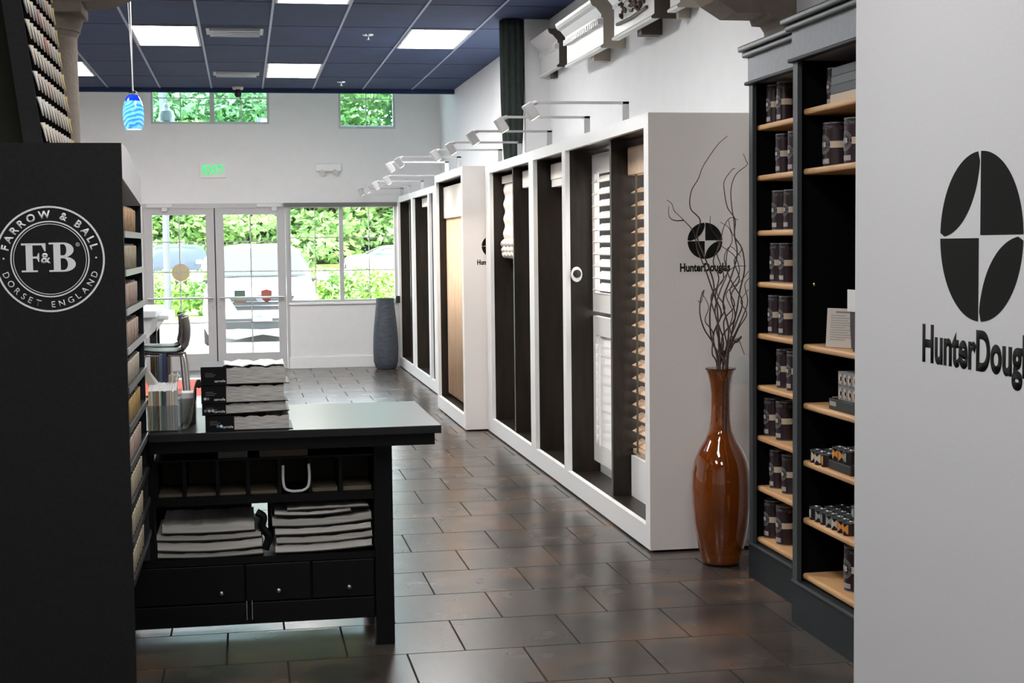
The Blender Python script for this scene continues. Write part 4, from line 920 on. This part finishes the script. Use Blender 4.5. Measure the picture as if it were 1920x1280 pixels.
# small sample pots
potd = M('pot_dark', (.022, .014, .015), .3); potcol = [M('pot_patch_cream', (.60, .52, .42), .5), M('pot_patch_white', (.62, .62, .58), .5), M('pot_patch_green', (.30, .36, .30), .5), M('pot_patch_orange', (.70, .28, .06), .5), M('pot_patch_grey', (.26, .28, .32), .5)]
def pot(mm):
    t = empty('sample_pot', '', 'sample pot', (0, 0, 0)); r, h = .0255, .052
    obj('body', lathe([(r, 0), (r, h-.003)], 0, 0, 24), potd, t, True); obj('lid', lathe([(r+.001, h-.004), (r+.001, h), (r-.003, h+.0005), (r-.004, h-.002), (r-.015, h-.002)], 0, 0, 24), tinlid, t, True)
    bm = grid2(-.016, .016, -.018, .018, 8)
    for v in bm.verts: v.co.y *= .35+.65*min(1, abs(v.co.x)/.012)
    obj('colour_patch', thick(bend(bm, r, h*.5), r), mm, t); return t
pots = [pot(m_) for m_ in potcol]
pu = set()
def putpot(i, x, y, z, label, g):
    p = pots[i]; rz = random.uniform(-.3, .9)
    if i not in pu: pu.add(i); p.location = (x, y, z); p['label'] = label; p['group'] = g; p.rotation_euler = (0, 0, rz)
    else: dup(p, (x, y, z), label, g, rz)
cn = ['cream', 'white', 'green', 'orange', 'grey']
g = 'small sample pots on the fifth shelf of the near bookcase'
for k, (x, y, z, c_) in enumerate(((2.30, 5.745, 0, 0), (2.295, 5.685, 0, 0), (2.30, 5.625, 0, 3), (2.355, 5.74, 0, 4), (2.35, 5.68, 0, 1), (2.41, 5.745, 0, 0), (2.41, 5.68, 0, 1), (2.40, 5.62, 0, 0), (2.46, 5.72, 0, 0), (2.46, 5.655, 0, 1), (2.47, 5.68, .053, 0))):
    putpot(c_, x, y, SN[4]+.0135+z, 'small dark sample pot with a %s patch among the pots beside the black tray' % cn[c_], g)
t = empty('pot_tray', 'black tray on the shelf of loose sample pots by the white wall edge', 'tray', (2.3, 5.5, SN[4]+.013)); obj('tray_body', B(2.285, 2.42, 5.36, 5.585, SN[4]+.0135, SN[4]+.05, bev=.003), blackb, t)
for k, (x, y, c_) in enumerate(((2.315, 5.55, 3), (2.315, 5.495, 3), (2.315, 5.44, 2), (2.37, 5.53, 1), (2.37, 5.47, 0))):
    putpot(c_, x, y, SN[4]+.0505, 'small sample pot with a %s patch standing on the black tray' % cn[c_], 'sample pots on the black tray')
g = 'sample pots crowded on the shelf above the lone tin'
q = 0
for ix in range(4):
    for iy in range(7):
        y = 5.765-iy*.058-(ix % 2)*.02; x = 2.305+ix*.055
        c_ = (0, 1, 2, 0, 4, 3, 1, 0, 2)[(ix*5+iy*2) % 9] if ix else (1, 2, 4, 2, 0, 3, 3)[iy]
        putpot(c_, x, y, SN[5]+.0135, 'small sample pot with a %s patch in the crowd above the lone tin' % cn[c_], g)
for y in (5.46, 5.40): putpot(2, 2.36, y, SN[5]+.0675, 'small sample pot set on top of the crowded pots', 'sample pots set on the crowd')

# ---------------------------------------------------------------- amber vase with willow
VX, VY = 2.300, 6.99
t = empty('floor_vase', 'tall glossy amber glass floor vase beside the dark bookcase', 'vase', (VX, VY, 0))
pr_ = [(.084, .001), (.092, .012), (.103, .05), (.118, .11), (.134, .20), (.143, .30), (.1455, .39), (.142, .46), (.130, .52), (.106, .575), (.078, .62), (.059, .665), (.050, .72), (.0475, .78), (.0475, .85), (.053, .90), (.062, .94), (.072, .966), (.074, .972)]
pr2 = [(r-.007, z) for r, z in pr_[::-1] if z > .1]+[(.05, .06)]
bm = lathe(pr_+pr2, VX, VY, 56); obj('glass_body', bm, amber, t, True)
obj('lip', lathe([(.069, .966), (.0755, .968), (.0755, .976), (.068, .976)], VX, VY, 48), M('vase_lip', (.07, .035, .015), .15), t, True)
obj('foot', lathe([(.080, .0005), (.0855, .002), (.094, .014), (.086, .02)], VX, VY, 40), M('vase_foot', (.02, .012, .008), .2), t, True)
# curly willow: control points in (x offset, y offset, z)
wil = [
 [(0, 0, .6), (-.01, 0, .97), (-.04, .01, 1.10), (-.06, 0, 1.25), (-.03, .02, 1.38), (-.075, .01, 1.50), (-.10, .03, 1.62), (-.11, .0, 1.70), (-.155, .02, 1.76), (-.15, .0, 1.84), (-.11, .02, 1.90), (-.09, .0, 1.96), (-.03, .02, 2.03), (-.02, .0, 2.07), (.02, .0, 2.105)],
 [(0, 0, .6), (.01, 0, .97), (.03, .0, 1.15), (.02, .01, 1.30), (.05, 0, 1.42), (.09, .01, 1.53), (.06, .0, 1.62), (.075, .02, 1.70), (.05, 0, 1.76), (.055, .0, 1.85), (.075, .01, 1.92), (.12, .0, 1.965), (.125, .0, 1.99), (.105, 0, 2.02)],
 [(0, 0, .6), (0, .01, .97), (.06, .02, 1.12), (.08, .01, 1.25), (.11, .02, 1.36), (.12, .0, 1.46), (.115, .02, 1.56), (.07, .01, 1.62), (.065, .0, 1.70), (.035, .0, 1.76), (.02, .01, 1.84), (.01, 0, 1.89), (.045, .0, 1.94), (.07, .0, 1.95)],
 [(0, 0, .6), (-.005, 0, .97), (-.03, .02, 1.08), (-.08, .01, 1.17), (-.11, 0, 1.25), (-.10, .01, 1.32), (-.085, .0, 1.36), (-.11, .0, 1.30), (-.125, .0, 1.31)],
 [(0, 0, .6), (.005, .01, .97), (-.02, 0, 1.12), (-.01, .02, 1.28), (-.055, 0, 1.38), (-.085, .0, 1.47), (-.12, .01, 1.56), (-.14, 0, 1.64), (-.19, .0, 1.70), (-.225, .02, 1.745), (-.25, .0, 1.78), (-.265, .01, 1.80)],
 [(-.19, .0, 1.70), (-.235, .0, 1.70), (-.262, .0, 1.72), (-.262, .0, 1.77)],
 [(0, 0, .6), (.01, 0, .97), (.02, -.02, 1.10), (.07, 0, 1.20), (.09, -.02, 1.30), (.05, -.01, 1.39), (.02, 0, 1.46), (.03, .0, 1.54), (.06, .0, 1.60), (.04, .0, 1.66), (-.005, .01, 1.69)],
 [(0, 0, .6), (-.01, .01, .97), (-.005, -.02, 1.10), (-.04, -.02, 1.22), (-.05, 0, 1.33), (.0, .0, 1.41), (.005, .01, 1.48), (-.03, 0, 1.54), (.0, .01, 1.60), (-.045, .0, 1.66), (-.06, .0, 1.72)],
 [(0, 0, .6), (.015, 0, .97), (.05, .01, 1.07), (.10, .0, 1.13), (.07, .0, 1.10), (.035, .0, 1.17), (.05, -.01, 1.25), (.03, .01, 1.34), (.09, .0, 1.40), (.14, .0, 1.45)],
 [(0, 0, .6), (.01, 0, .97), (.05, .0, 1.10), (.10, .0, 1.22), (.135, .0, 1.30), (.12, .0, 1.38), (.145, .0, 1.42)],
 [(0, 0, .6), (.0, .0, .97), (.0, .02, 1.16), (-.035, .0, 1.26), (-.02, -.02, 1.36), (.03, -.01, 1.44), (.01, .0, 1.52), (.05, .0, 1.57), (.1, .0, 1.52)],
 [(0, 0, .6), (-.01, 0, .97), (-.05, 0, 1.05), (-.045, .01, 1.15), (-.085, .0, 1.21), (-.07, .0, 1.28), (-.095, .0, 1.35)],
 [(0, 0, .6), (.01, 0, .97), (.03, .01, 1.05), (.02, .02, 1.2), (.06, .0, 1.28), (.04, 0, 1.36), (.08, .0, 1.44), (.06, .0, 1.52), (.0, .0, 1.57), (-.02, .0, 1.6)],
 [(0, 0, .6), (.02, 0, .97), (.06, .02, 1.08), (.09, .0, 1.17), (.13, .0, 1.24), (.10, .0, 1.3), (.13, .0, 1.36)],
 [(0, 0, .6), (.01, 0, .97), (.0, .02, 1.09), (-.03, .0, 1.18), (.01, .0, 1.27), (-.02, .0, 1.35), (.02, .0, 1.43), (.06, .0, 1.47), (.13, .0, 1.475)],
 [(0, 0, .6), (-.01, 0, .97), (.01, .02, 1.12), (.06, .0, 1.22), (.05, .0, 1.33), (.09, .0, 1.41), (.07, .0, 1.50), (.10, .0, 1.56), (.06, .0, 1.64), (.03, .0, 1.70)],
 [(0, 0, .6), (.01, 0, .97), (.04, .0, 1.06), (.08, .0, 1.12), (.12, .0, 1.04)],
 [(0, 0, .6), (-.01, 0, .97), (-.03, .02, 1.13), (.0, .0, 1.24), (-.03, .0, 1.33), (-.01, .0, 1.42), (-.05, .0, 1.50), (-.02, .0, 1.58), (.01, .0, 1.66), (.05, .0, 1.71), (.09, .0, 1.70)],
]
for k, P in enumerate(wil):
    rr = random.Random(k); side = k == 5
    if not side:
        a = rr.random()*6.28; P = [(0.030*math.cos(a), .03*math.sin(a), .30)]+[(p[0] if i > 1 else .022*math.cos(a), p[1] if i > 1 else .022*math.sin(a), p[2]) for i, p in enumerate(P)]
    pts = smoothpts([(VX+p[0]+.006*rr.uniform(-1, 1), VY-.02+p[1]*1.8+.03*rr.uniform(-1, 1)*(p[2]-.97 if p[2] > 1 else 0), p[2]) for p in P], 5)
    n_ = len(pts); rad = [(.0034 if side else .0050)*(1-.72*i/n_) for i in range(n_)]
    tag(obj('willow_branch', tube(nb(), pts, rad, 6), twig, None, 'all'), 'curly brown willow branch rising from the amber vase%s' % (', forked end reaching furthest left' if side else ''), 'branch', 'curly willow branches in the amber vase')
# small white card on the panel behind the vase
tag(obj('hang_tag', prism(nb(), [(2.465, 7.318, .86), (2.555, 7.318, .855), (2.555, 7.318, .975), (2.525, 7.318, 1.0), (2.49, 7.318, .99)], (0, .003, 0)), whitepap), 'small white card on the panel between the vase and the dark bookcase', 'card')

# ---------------------------------------------------------------- grey urn at the far end
bm = lathe([(.115, .001), (.135, .02), (.158, .10), (.163, .25), (.158, .42), (.145, .58), (.13, .72), (.118, .84), (.115, .90), (.118, .912), (.105, .912), (.10, .85)], 1.785, 19.1, 40)
tag(obj('floor_urn', bm, potgrey, None, True), 'tall dark blue grey ribbed floor urn under the window', 'urn')
tag(obj('small_black_box', B(1.93, 1.985, 19.05, 19.2, .84, .93), blackb), 'small black box fixed to the display end above the grey urn', 'box')
C.objects['small_black_box'].location = (.012, .2, 0)

# ---------------------------------------------------------------- counter, table, stools
t = empty('counter', 'white topped counter with dark base half hidden by the black rack', 'counter', (-1.2, 12.3, 0))
obj('worktop', B(-2.6, -.665, 11.75, 12.9, 1.055, 1.115, bev=.01), M('counter_white', (.72, .75, .78), .3), t)
obj('fascia', prism(nb(), [(-.70, 11.8, 1.055), (-.74, 11.8, .90), (-2.6, 11.8, .90), (-2.6, 11.8, 1.055)], (0, 1.05, 0)), white_lac, t)
obj('base_cabinet', B(-2.6, -1.06, 11.85, 12.8, 0, .90), darkwood, t)
t = empty('side_table', 'lower white table behind the counter, seen beside the stool backs', 'table', (-.9, 13.8, 0))
obj('tabletop', B(-1.8, -.66, 13.5, 14.1, .955, 1.0, bev=.01), MATS['counter_white'], t)
obj('bracket', prism(nb(), [(-.70, 13.52, .955), (-.80, 13.52, .80), (-.80, 13.52, .955)], (0, .03, 0)), whitepl, t)
for x in (-.80, -1.75):
    for y in (13.55, 14.02): obj('leg', B(x-.03, x+.03, y-.03, y+.03, 0, .955), black_pl, t)
for k, (x, c_, nn) in enumerate(((-.80, (.11, .06, .02), 'brown'), (-.735, (.22, .30, .42), 'pale blue'), (-.70, (.10, .14, .30), 'navy'), (-.665, (.26, .20, .20), 'dusty pink'))):
    tag(obj('sample_board', B(x, x+.03, 13.1, 13.35, 0, .72), M('board_'+nn.replace(' ', '_'), c_, .7)), '%s sample board standing on the floor under the stool seats' % nn, 'board', 'sample boards on the floor')
def stool(x, y, label, rz):
    t = empty('bar_stool', label, 'bar stool', (x, y, 0), 'black bar stools at the counter')
    t.rotation_euler = (0, 0, rz); 
    sh = nb(); N = 14; W = .20; rows = []
    path = smoothpts([(-.20, .765), (-.17, .775), (-.08, .762), (.04, .756), (.12, .77), (.165, .81), (.18, .88), (.185, .97), (.17, 1.045)], 3) if False else [(-.21, .772), (-.18, .778), (-.10, .765), (0, .758), (.08, .760), (.135, .778), (.168, .82), (.183, .88), (.188, .95), (.184, 1.01), (.175, 1.05)]
    for (px, pz) in path:
        row = []
        for j in range(11):
            q = -1+2*j/10; w_ = W*(1-.12*max(0, (pz-.8)/.25)); row.append(sh.verts.new((px-(.05*q*q if pz > .80 else 0), q*w_, pz+(.018*q*q if pz < .8 else -.012*q**4))))
        rows.append(row)
    for a, b in zip(rows, rows[1:]):
        for j in range(10): sh.faces.new((a[j], a[j+1], b[j+1], b[j]))
    r = bmesh.ops.extrude_face_region(sh, geom=sh.faces[:]); bmesh.ops.translate(sh, verts=[e for e in r['geom'] if isinstance(e, bmesh.types.BMVert)], vec=(.006, 0, -.012)); bmesh.ops.recalc_face_normals(sh, faces=sh.faces)
    obj('seat_shell', sh, black_pl, t, 'all', world=False)
    bm = nb(); box(bm, -.19, .10, -.165, .165, .768, .784, bev=.007); obj('seat_pad', bm, M('pad_sage', (.20, .25, .24), .6), t, 'all', world=False)
    for sx in (-1, 1):
        for sy in (-1, 1):
            P = smoothpts([(sx*.03-.02, sy*.13, .742), (sx*.13-.02, sy*.15, .742), (sx*.165-.02, sy*.165, .715), (sx*.185-.02, sy*.18, .45), (sx*.215-.02, sy*.21, .005)], 5)
            obj('leg', tube(nb(), P, .0115, 10), chrome, t, 'all', world=False)
    P = [(sx*.19-.02, sy*.19, .33) for sx, sy in ((-1, -1), (1, -1), (1, 1), (-1, 1), (-1, -1))]
    bm = nb()
    for a, b in zip(P, P[1:]): tube(bm, [a, b], .009, 8)
    obj('footrest', bm, chrome, t, True, world=False)
    return t
stool(-.62, 12.2, 'black shell bar stool with pale sage pad, the nearer one', 0)
stool(-.68, 12.78, 'black shell bar stool partly hidden behind the nearer stool', .06)
t = empty('floor_mat', 'red floor mat with white border lying inside the doors', 'mat', (-1.0, 17.4, 0))
obj('border', B(-1.75, -.42, 16.15, 18.45, .001, .006), whitepap, t); obj('field', B(-1.68, -.46, 16.2, 18.2, .006, .009), M('mat_red', (.62, .09, .06), .8, var=.1), t)

# ---------------------------------------------------------------- outside
GZ = -.02
struct('ground', B(-80, 80, FY+.15, 140, GZ-.3, GZ), M('pale_asphalt', (.42, .42, .42), .9, var=.08, vs=3))
struct('trim_walk', B(-30, 30, FY+.15, 21.6, GZ, GZ+.015), M('concrete_walk', (.55, .54, .52), .85, var=.05))
struct('verge', B(-60, 60, 33, 46, GZ, GZ+.06), M('lawn_green', (.30, .42, .08), .9, col2=(.42, .55, .14), vs=2))
struct('verge', B(-80, 80, 96, 138, GZ, GZ+.4), MATS['lawn_green'])
for x in (.45,):
    tag(obj('parking_bumper', prism(nb(), [(x-.95, 23.35, GZ), (x-.95, 23.40, GZ+.12), (x-.95, 23.55, GZ+.12), (x-.95, 23.6, GZ)], (2.1, 0, 0)), MATS['concrete_walk']), 'concrete parking bumper on the asphalt in front of the white car', 'parking bumper')
t = empty('lamp_post', 'slim grey lamp post seen through the left door', 'lamp post', (-1.63, 33.2, GZ))
obj('pole', lathe([(.075, GZ+.25), (.07, 6.5)], -1.63, 33.2, 20), M('pole_grey', (.10, .105, .12), .5), t, True); obj('footing', lathe([(.14, GZ), (.14, GZ+.25)], -1.63, 33.2, 20), MATS['concrete_walk'], t)
obj('arm', B(-1.66, -.9, 33.17, 33.23, 6.4, 6.5), MATS['pole_grey'], t); obj('luminaire', B(-1.1, -.6, 33.05, 33.35, 6.35, 6.45, bev=.02), MATS['pole_grey'], t)

cw = M('car_white', (.85, .85, .85), .2, coat=.5); cdk = M('car_blue_grey', (.05, .07, .10), .25, coat=.6, metal=.3); trimk = M('car_black_trim', (.025, .027, .03), .5); cglass = M('car_glass', (.05, .075, .07), .08); tyre = M('tyre', (.03, .03, .03), .8); rimm = M('rim', (.45, .46, .48), .3, metal=.6); head = M('headlamp', (.6, .62, .65), .1); tealp = M('plate_blue', (.05, .30, .42), .6)
def car(name, label, x, y, rz, paint, plate=None, L=4.6, W=1.82, Ht=1.66):
    # local frame: front of the car at y=-L/2 facing -Y, ground z=0
    t = empty(name, label, 'car', (x, y, GZ)); t.rotation_euler = (0, 0, rz); hl, hw = L/2, W/2
    st = [(-hl, .40, .62, .70, .80, .70), (-hl+.06, .24, .66, .86, .90, .80), (-hl+.30, .20, .72, .97, .98, .86), (-hl+1.05, .20, .84, 1.06, 1.0, .86), (-hl+1.25, .20, .88, 1.10, 1.0, .84), (-hl+2.0, .20, .94, Ht-.06, 1.0, .70), (-hl+2.5, .20, .95, Ht, 1.0, .70), (hl-1.0, .20, .98, Ht-.02, 1.0, .70), (hl-.35, .24, 1.0, Ht-.14, .98, .68), (hl-.06, .30, .98, 1.05, .95, .80), (hl, .42, .8, .86, .86, .74)]
    bm = nb(); rings = []
    for (yy, zl, zb, zt, kb, kt) in st:
        pt = [(-kb*.94, zl), (-kb, (zl+zb)*.5), (-kb*.985, zb), (-kt, zt-.05), (-kt*.80, zt), (0, zt+.02), (kt*.80, zt), (kt, zt-.05), (kb*.985, zb), (kb, (zl+zb)*.5), (kb*.94, zl), (0, zl)]
        rings.append([bm.verts.new((a*hw, yy, b)) for a, b in pt])
    n_ = 12
    for a, b in zip(rings, rings[1:]):
        for i in range(n_): bm.faces.new((a[i], a[(i+1) % n_], b[(i+1) % n_], b[i]))
    bm.faces.new(rings[0]); bm.faces.new(rings[-1][::-1]); bmesh.ops.recalc_face_normals(bm, faces=bm.faces)
    bmesh.ops.subdivide_edges(bm, edges=bm.edges[:], cuts=1, use_grid_fill=True, smooth=.6)
    obj('body', bm, paint, t, 'all', world=False)
    def quad(nm, pts, mm, th=(0, 0, .012)):
        return obj(nm, prism(nb(), pts, th), mm, t, world=False)
    y0, y1 = -hl+1.18, -hl+1.98
    quad('windscreen', [(-.80*hw, y0-.02, 1.11), (.80*hw, y0-.02, 1.11), (.64*hw, y1, Ht-.07), (-.64*hw, y1, Ht-.07)], cglass, (0, -.03, .03))
    for s in (-1, 1):
        quad('side_window', [(s*.955*hw, -hl+1.55, 1.0), (s*.955*hw, hl-.55, 1.04), (s*.76*hw, hl-.70, Ht-.14), (s*.76*hw, -hl+2.15, Ht-.13)], cglass, (s*.02, 0, .01))
        m_ = nb(); box(m_, s*(hw+.12)-.11, s*(hw+.12)+.11, -hl+1.50, -hl+1.62, 1.03, 1.17, bev=.035); obj('mirror', m_, paint if paint is cw else trimk, t, True, world=False)
        m_ = nb(); box(m_, min(s*hw*.9, s*hw*1.05), max(s*hw*.9, s*hw*1.05), -hl+1.54, -hl+1.58, 1.02, 1.06); obj('mirror_arm', m_, trimk, t, world=False)
        for wy in (-hl+.88, hl-.88):
            m_ = lathe([(.20, -.10), (.325, -.11), (.345, -.06), (.345, .06), (.325, .11), (.20, .10)], 0, 0, 28); bmesh.ops.transform(m_, matrix=Matrix.Translation((s*(hw-.11), wy, .345)) @ Matrix.Rotation(PI/2, 4, 'Y'), verts=m_.verts)
            wobj = obj('tyre', m_, tyre, t, True, world=False)
            m_ = lathe([(.02, .112), (.21, .105), (.215, .09)], 0, 0, 24); bmesh.ops.transform(m_, matrix=Matrix.Translation((s*(hw-.11), wy, .345)) @ Matrix.Rotation(s*PI/2, 4, 'Y'), verts=m_.verts); obj('rim', m_, rimm, t, world=False)
        quad('headlamp', [(s*.60*hw, -hl+.03, .70), (s*.84*hw, -hl+.10, .72), (s*.88*hw, -hl+.16, .84), (s*.62*hw, -hl+.06, .80)], head, (0, -.05, 0))
        m_ = nb(); box(m_, min(s*.68*hw, s*.90*hw), max(s*.68*hw, s*.90*hw), -hl-.03, -hl+.1, .30, .56, bev=.03); obj('bumper_corner', m_, trimk, t, world=False)
        m_ = nb(); box(m_, min(s*.74*hw, s*.82*hw), max(s*.74*hw, s*.82*hw), -hl-.045, -hl-.03, .38, .48, bev=.02); obj('fog_lamp', m_, head, t, world=False)
    # grille, bars, lower bumper, plate
    quad('grille', [(-.42*hw, -hl-.015, .60), (.42*hw, -hl-.015, .60), (.56*hw, -hl-.015, .82), (-.56*hw, -hl-.015, .82)], trimk, (0, .04, 0))
    for z in (.67, .735): m_ = nb(); box(m_, -.52*hw, .52*hw, -hl-.025, -hl-.014, z-.008, z+.008); obj('grille_bar', m_, chrome, t, world=False)
    m_ = nb(); ring2(m_, .0001, .06, n=24, ex=1.6); bdg = obj('badge', m_, chrome, t, world=False); bdg.matrix_local = Matrix.Translation((0, -hl-.03, .79)) @ Matrix.Rotation(PI/2, 4, 'X')
    m_ = nb(); box(m_, -.66*hw, .66*hw, -hl-.02, -hl+.03, .30, .47, bev=.01); obj('lower_bumper', m_, trimk, t, world=False)
    m_ = nb(); box(m_, -.72*hw, .72*hw, -hl-.03, -hl+.03, .235, .29, bev=.01); obj('skid_strip', m_, rimm, t, world=False)
    if plate:
        p = obj('licence_plate', B(-.155, .155, -hl-.04, -hl-.028, .42, .575, bev=.003), whitepap, t, world=False)
        tx = text2d(plate, .095, .002, .85, 'CENTER'); bmesh.ops.transform(tx, matrix=plane_xf((0, -hl-.0412, .465), (1, 0, 0), (0, 0, 1)), verts=tx.verts)
        obj('plate_text', tx, tealp, p, world=False)
    return t
car('car', 'white car parked nose towards the right door, licence plate in front', .28, 24.0+2.35, 0, cw, 'J44156', L=4.6, W=1.86, Ht=1.62)
car('car', 'white car at the right edge of the large window with a big wing mirror', 3.75, 23.4+2.3, .0, cw, L=4.6, W=1.9, Ht=1.72)
car('car', 'dark blue grey car seen from the side far across the lot', -4.3, 84, -PI/2, cdk, L=4.9, W=1.85, Ht=1.75)
car('car', 'white car far across the lot seen in the window right half', 8.3, 84, -PI/2, cw, L=5.4, W=1.85, Ht=1.55)
car('car', 'white car standing behind the dark car and the hedge', -.45, 52, PI, cw, L=4.6, W=1.85, Ht=1.5)

# foliage
leafm2 = M('leaf_deep', (.14, .27, .13), .8, col2=(.26, .46, .20), vs=.5)
leafm3 = M('leaf_bright', (.30, .50, .14), .8, col2=(.44, .66, .22), vs=.8)
for mm in (leafm, leafm2, leafm3): mm.node_tree.nodes['Principled BSDF'].inputs['Specular IOR Level'].default_value = .2
def foliage(blobs, n, size, seed):
    rnd = random.Random(seed); vs = []; fs = []
    for (cx, cy, cz, rx, ry, rz) in blobs:
        for _ in range(n):
            d = Vector((rnd.gauss(0, 1), rnd.gauss(0, 1), rnd.gauss(0, 1))).normalized()*(rnd.uniform(.55, 1)**.6)
            p = Vector((cx+d.x*rx, cy+d.y*ry, cz+d.z*rz)); u = Vector((rnd.gauss(0, 1), rnd.gauss(0, 1), rnd.gauss(0, .5))).normalized(); v = u.cross(Vector((rnd.gauss(0, 1), rnd.gauss(0, 1), rnd.gauss(0, 1)))).normalized(); s = size*rnd.uniform(.6, 1.3)
            k = len(vs); vs += [p-u*s, p+v*s*.45, p+u*s, p-v*s*.45]; fs.append((k, k+1, k+2, k+3))
    me = bpy.data.meshes.new('foliage'); me.from_pydata([tuple(v) for v in vs], [], fs); return me
def tree_mesh(seed, h, w_, mm, n=260, size=.34, low=.06):
    rnd = random.Random(seed); bl = []
    for i in range(30):
        z = h*(low+.88*rnd.random()); k = 1-.55*abs(z/h-.45)
        a = rnd.random()*6.28; rr = w_*.5*rnd.random()*k; bl.append((rr*math.cos(a), rr*math.sin(a), z, w_*.27*k, w_*.27*k, h*.10))
    me = foliage(bl, n, size, seed); me.materials.append(mm); return me
tm = [tree_mesh(1, 15, 9, leafm2), tree_mesh(2, 14, 9, leafm), tree_mesh(3, 16, 10, leafm2), tree_mesh(4, 9, 8, leafm3, 200, .30), tree_mesh(5, 8, 8, leafm, 200, .30)]
names = ['deep green tree', 'mid green tree', 'tall deep green tree', 'low bright green tree', 'low mid green tree']
tl = [lathe([(.32, 0), (.22, 4), (.1, 8)], 0, 0, 10)]
tme = bpy.data.meshes.new('trunk'); tl[0].to_mesh(tme); tl[0].free(); tme.materials.append(twig)
k = 0
for row, (yy, x0, x1, stp, kinds) in enumerate(((112, -17, 22, 5.2, (0, 2, 1)), (103, -15, 20, 5.6, (1, 0, 2)), (97.5, -13, 18, 3.9, (3, 4)))):
    x = x0
    while x < x1:
        mi = kinds[k % len(kinds)]; k += 1
        t = empty('tree', '%s in the %s row beyond the car park' % (names[mi], ('back', 'middle', 'front')[row]), 'tree', (x+random.uniform(-1, 1), yy+random.uniform(-1, 1), GZ+.4 if yy > 96 else GZ), 'trees in the %s row beyond the car park' % ('back', 'middle', 'front')[row])
        o = bpy.data.objects.new('foliage', tm[mi]); C.objects.link(o); o.parent = t; o.rotation_euler = (0, 0, random.random()*6)
        o = bpy.data.objects.new('trunk', tme); C.objects.link(o); o.parent = t; x += stp
# hedge shrubs
hm = [foliage([(0, 0, .45, .75, .6, .5), (.3, .1, .6, .5, .5, .35)], 700, .085, 50), foliage([(0, 0, .42, .8, .6, .48), (-.3, 0, .55, .5, .5, .35)], 700, .085, 51)]
for m_, mm in zip(hm, (leafm3, leafm)): m_.materials.append(mm)
k = 0
for (yy, x0, x1) in ((43.5, -5.6, 7.5), (38.5, -4.4, 6.4), (34.3, -2.9, -.4)):
    x = x0
    while x < x1:
        k += 1; o = bpy.data.objects.new('hedge_shrub', hm[k % 2]); C.objects.link(o); o.location = (x, yy+random.uniform(-.2, .2), GZ+.05); o.rotation_euler = (0, 0, random.random()*6); x += 1.15
        rw = {43.5: 'far', 38.5: 'middle', 34.3: 'near'}[yy]
        tag(o, 'clipped %s shrub in the %s hedge outside' % (('mid green', 'yellow green')[(k+1) % 2], rw), 'shrub', 'shrubs of the %s hedge outside' % rw)

for o in bpy.data.objects:
    if '_w' in o.keys(): del o['_w']
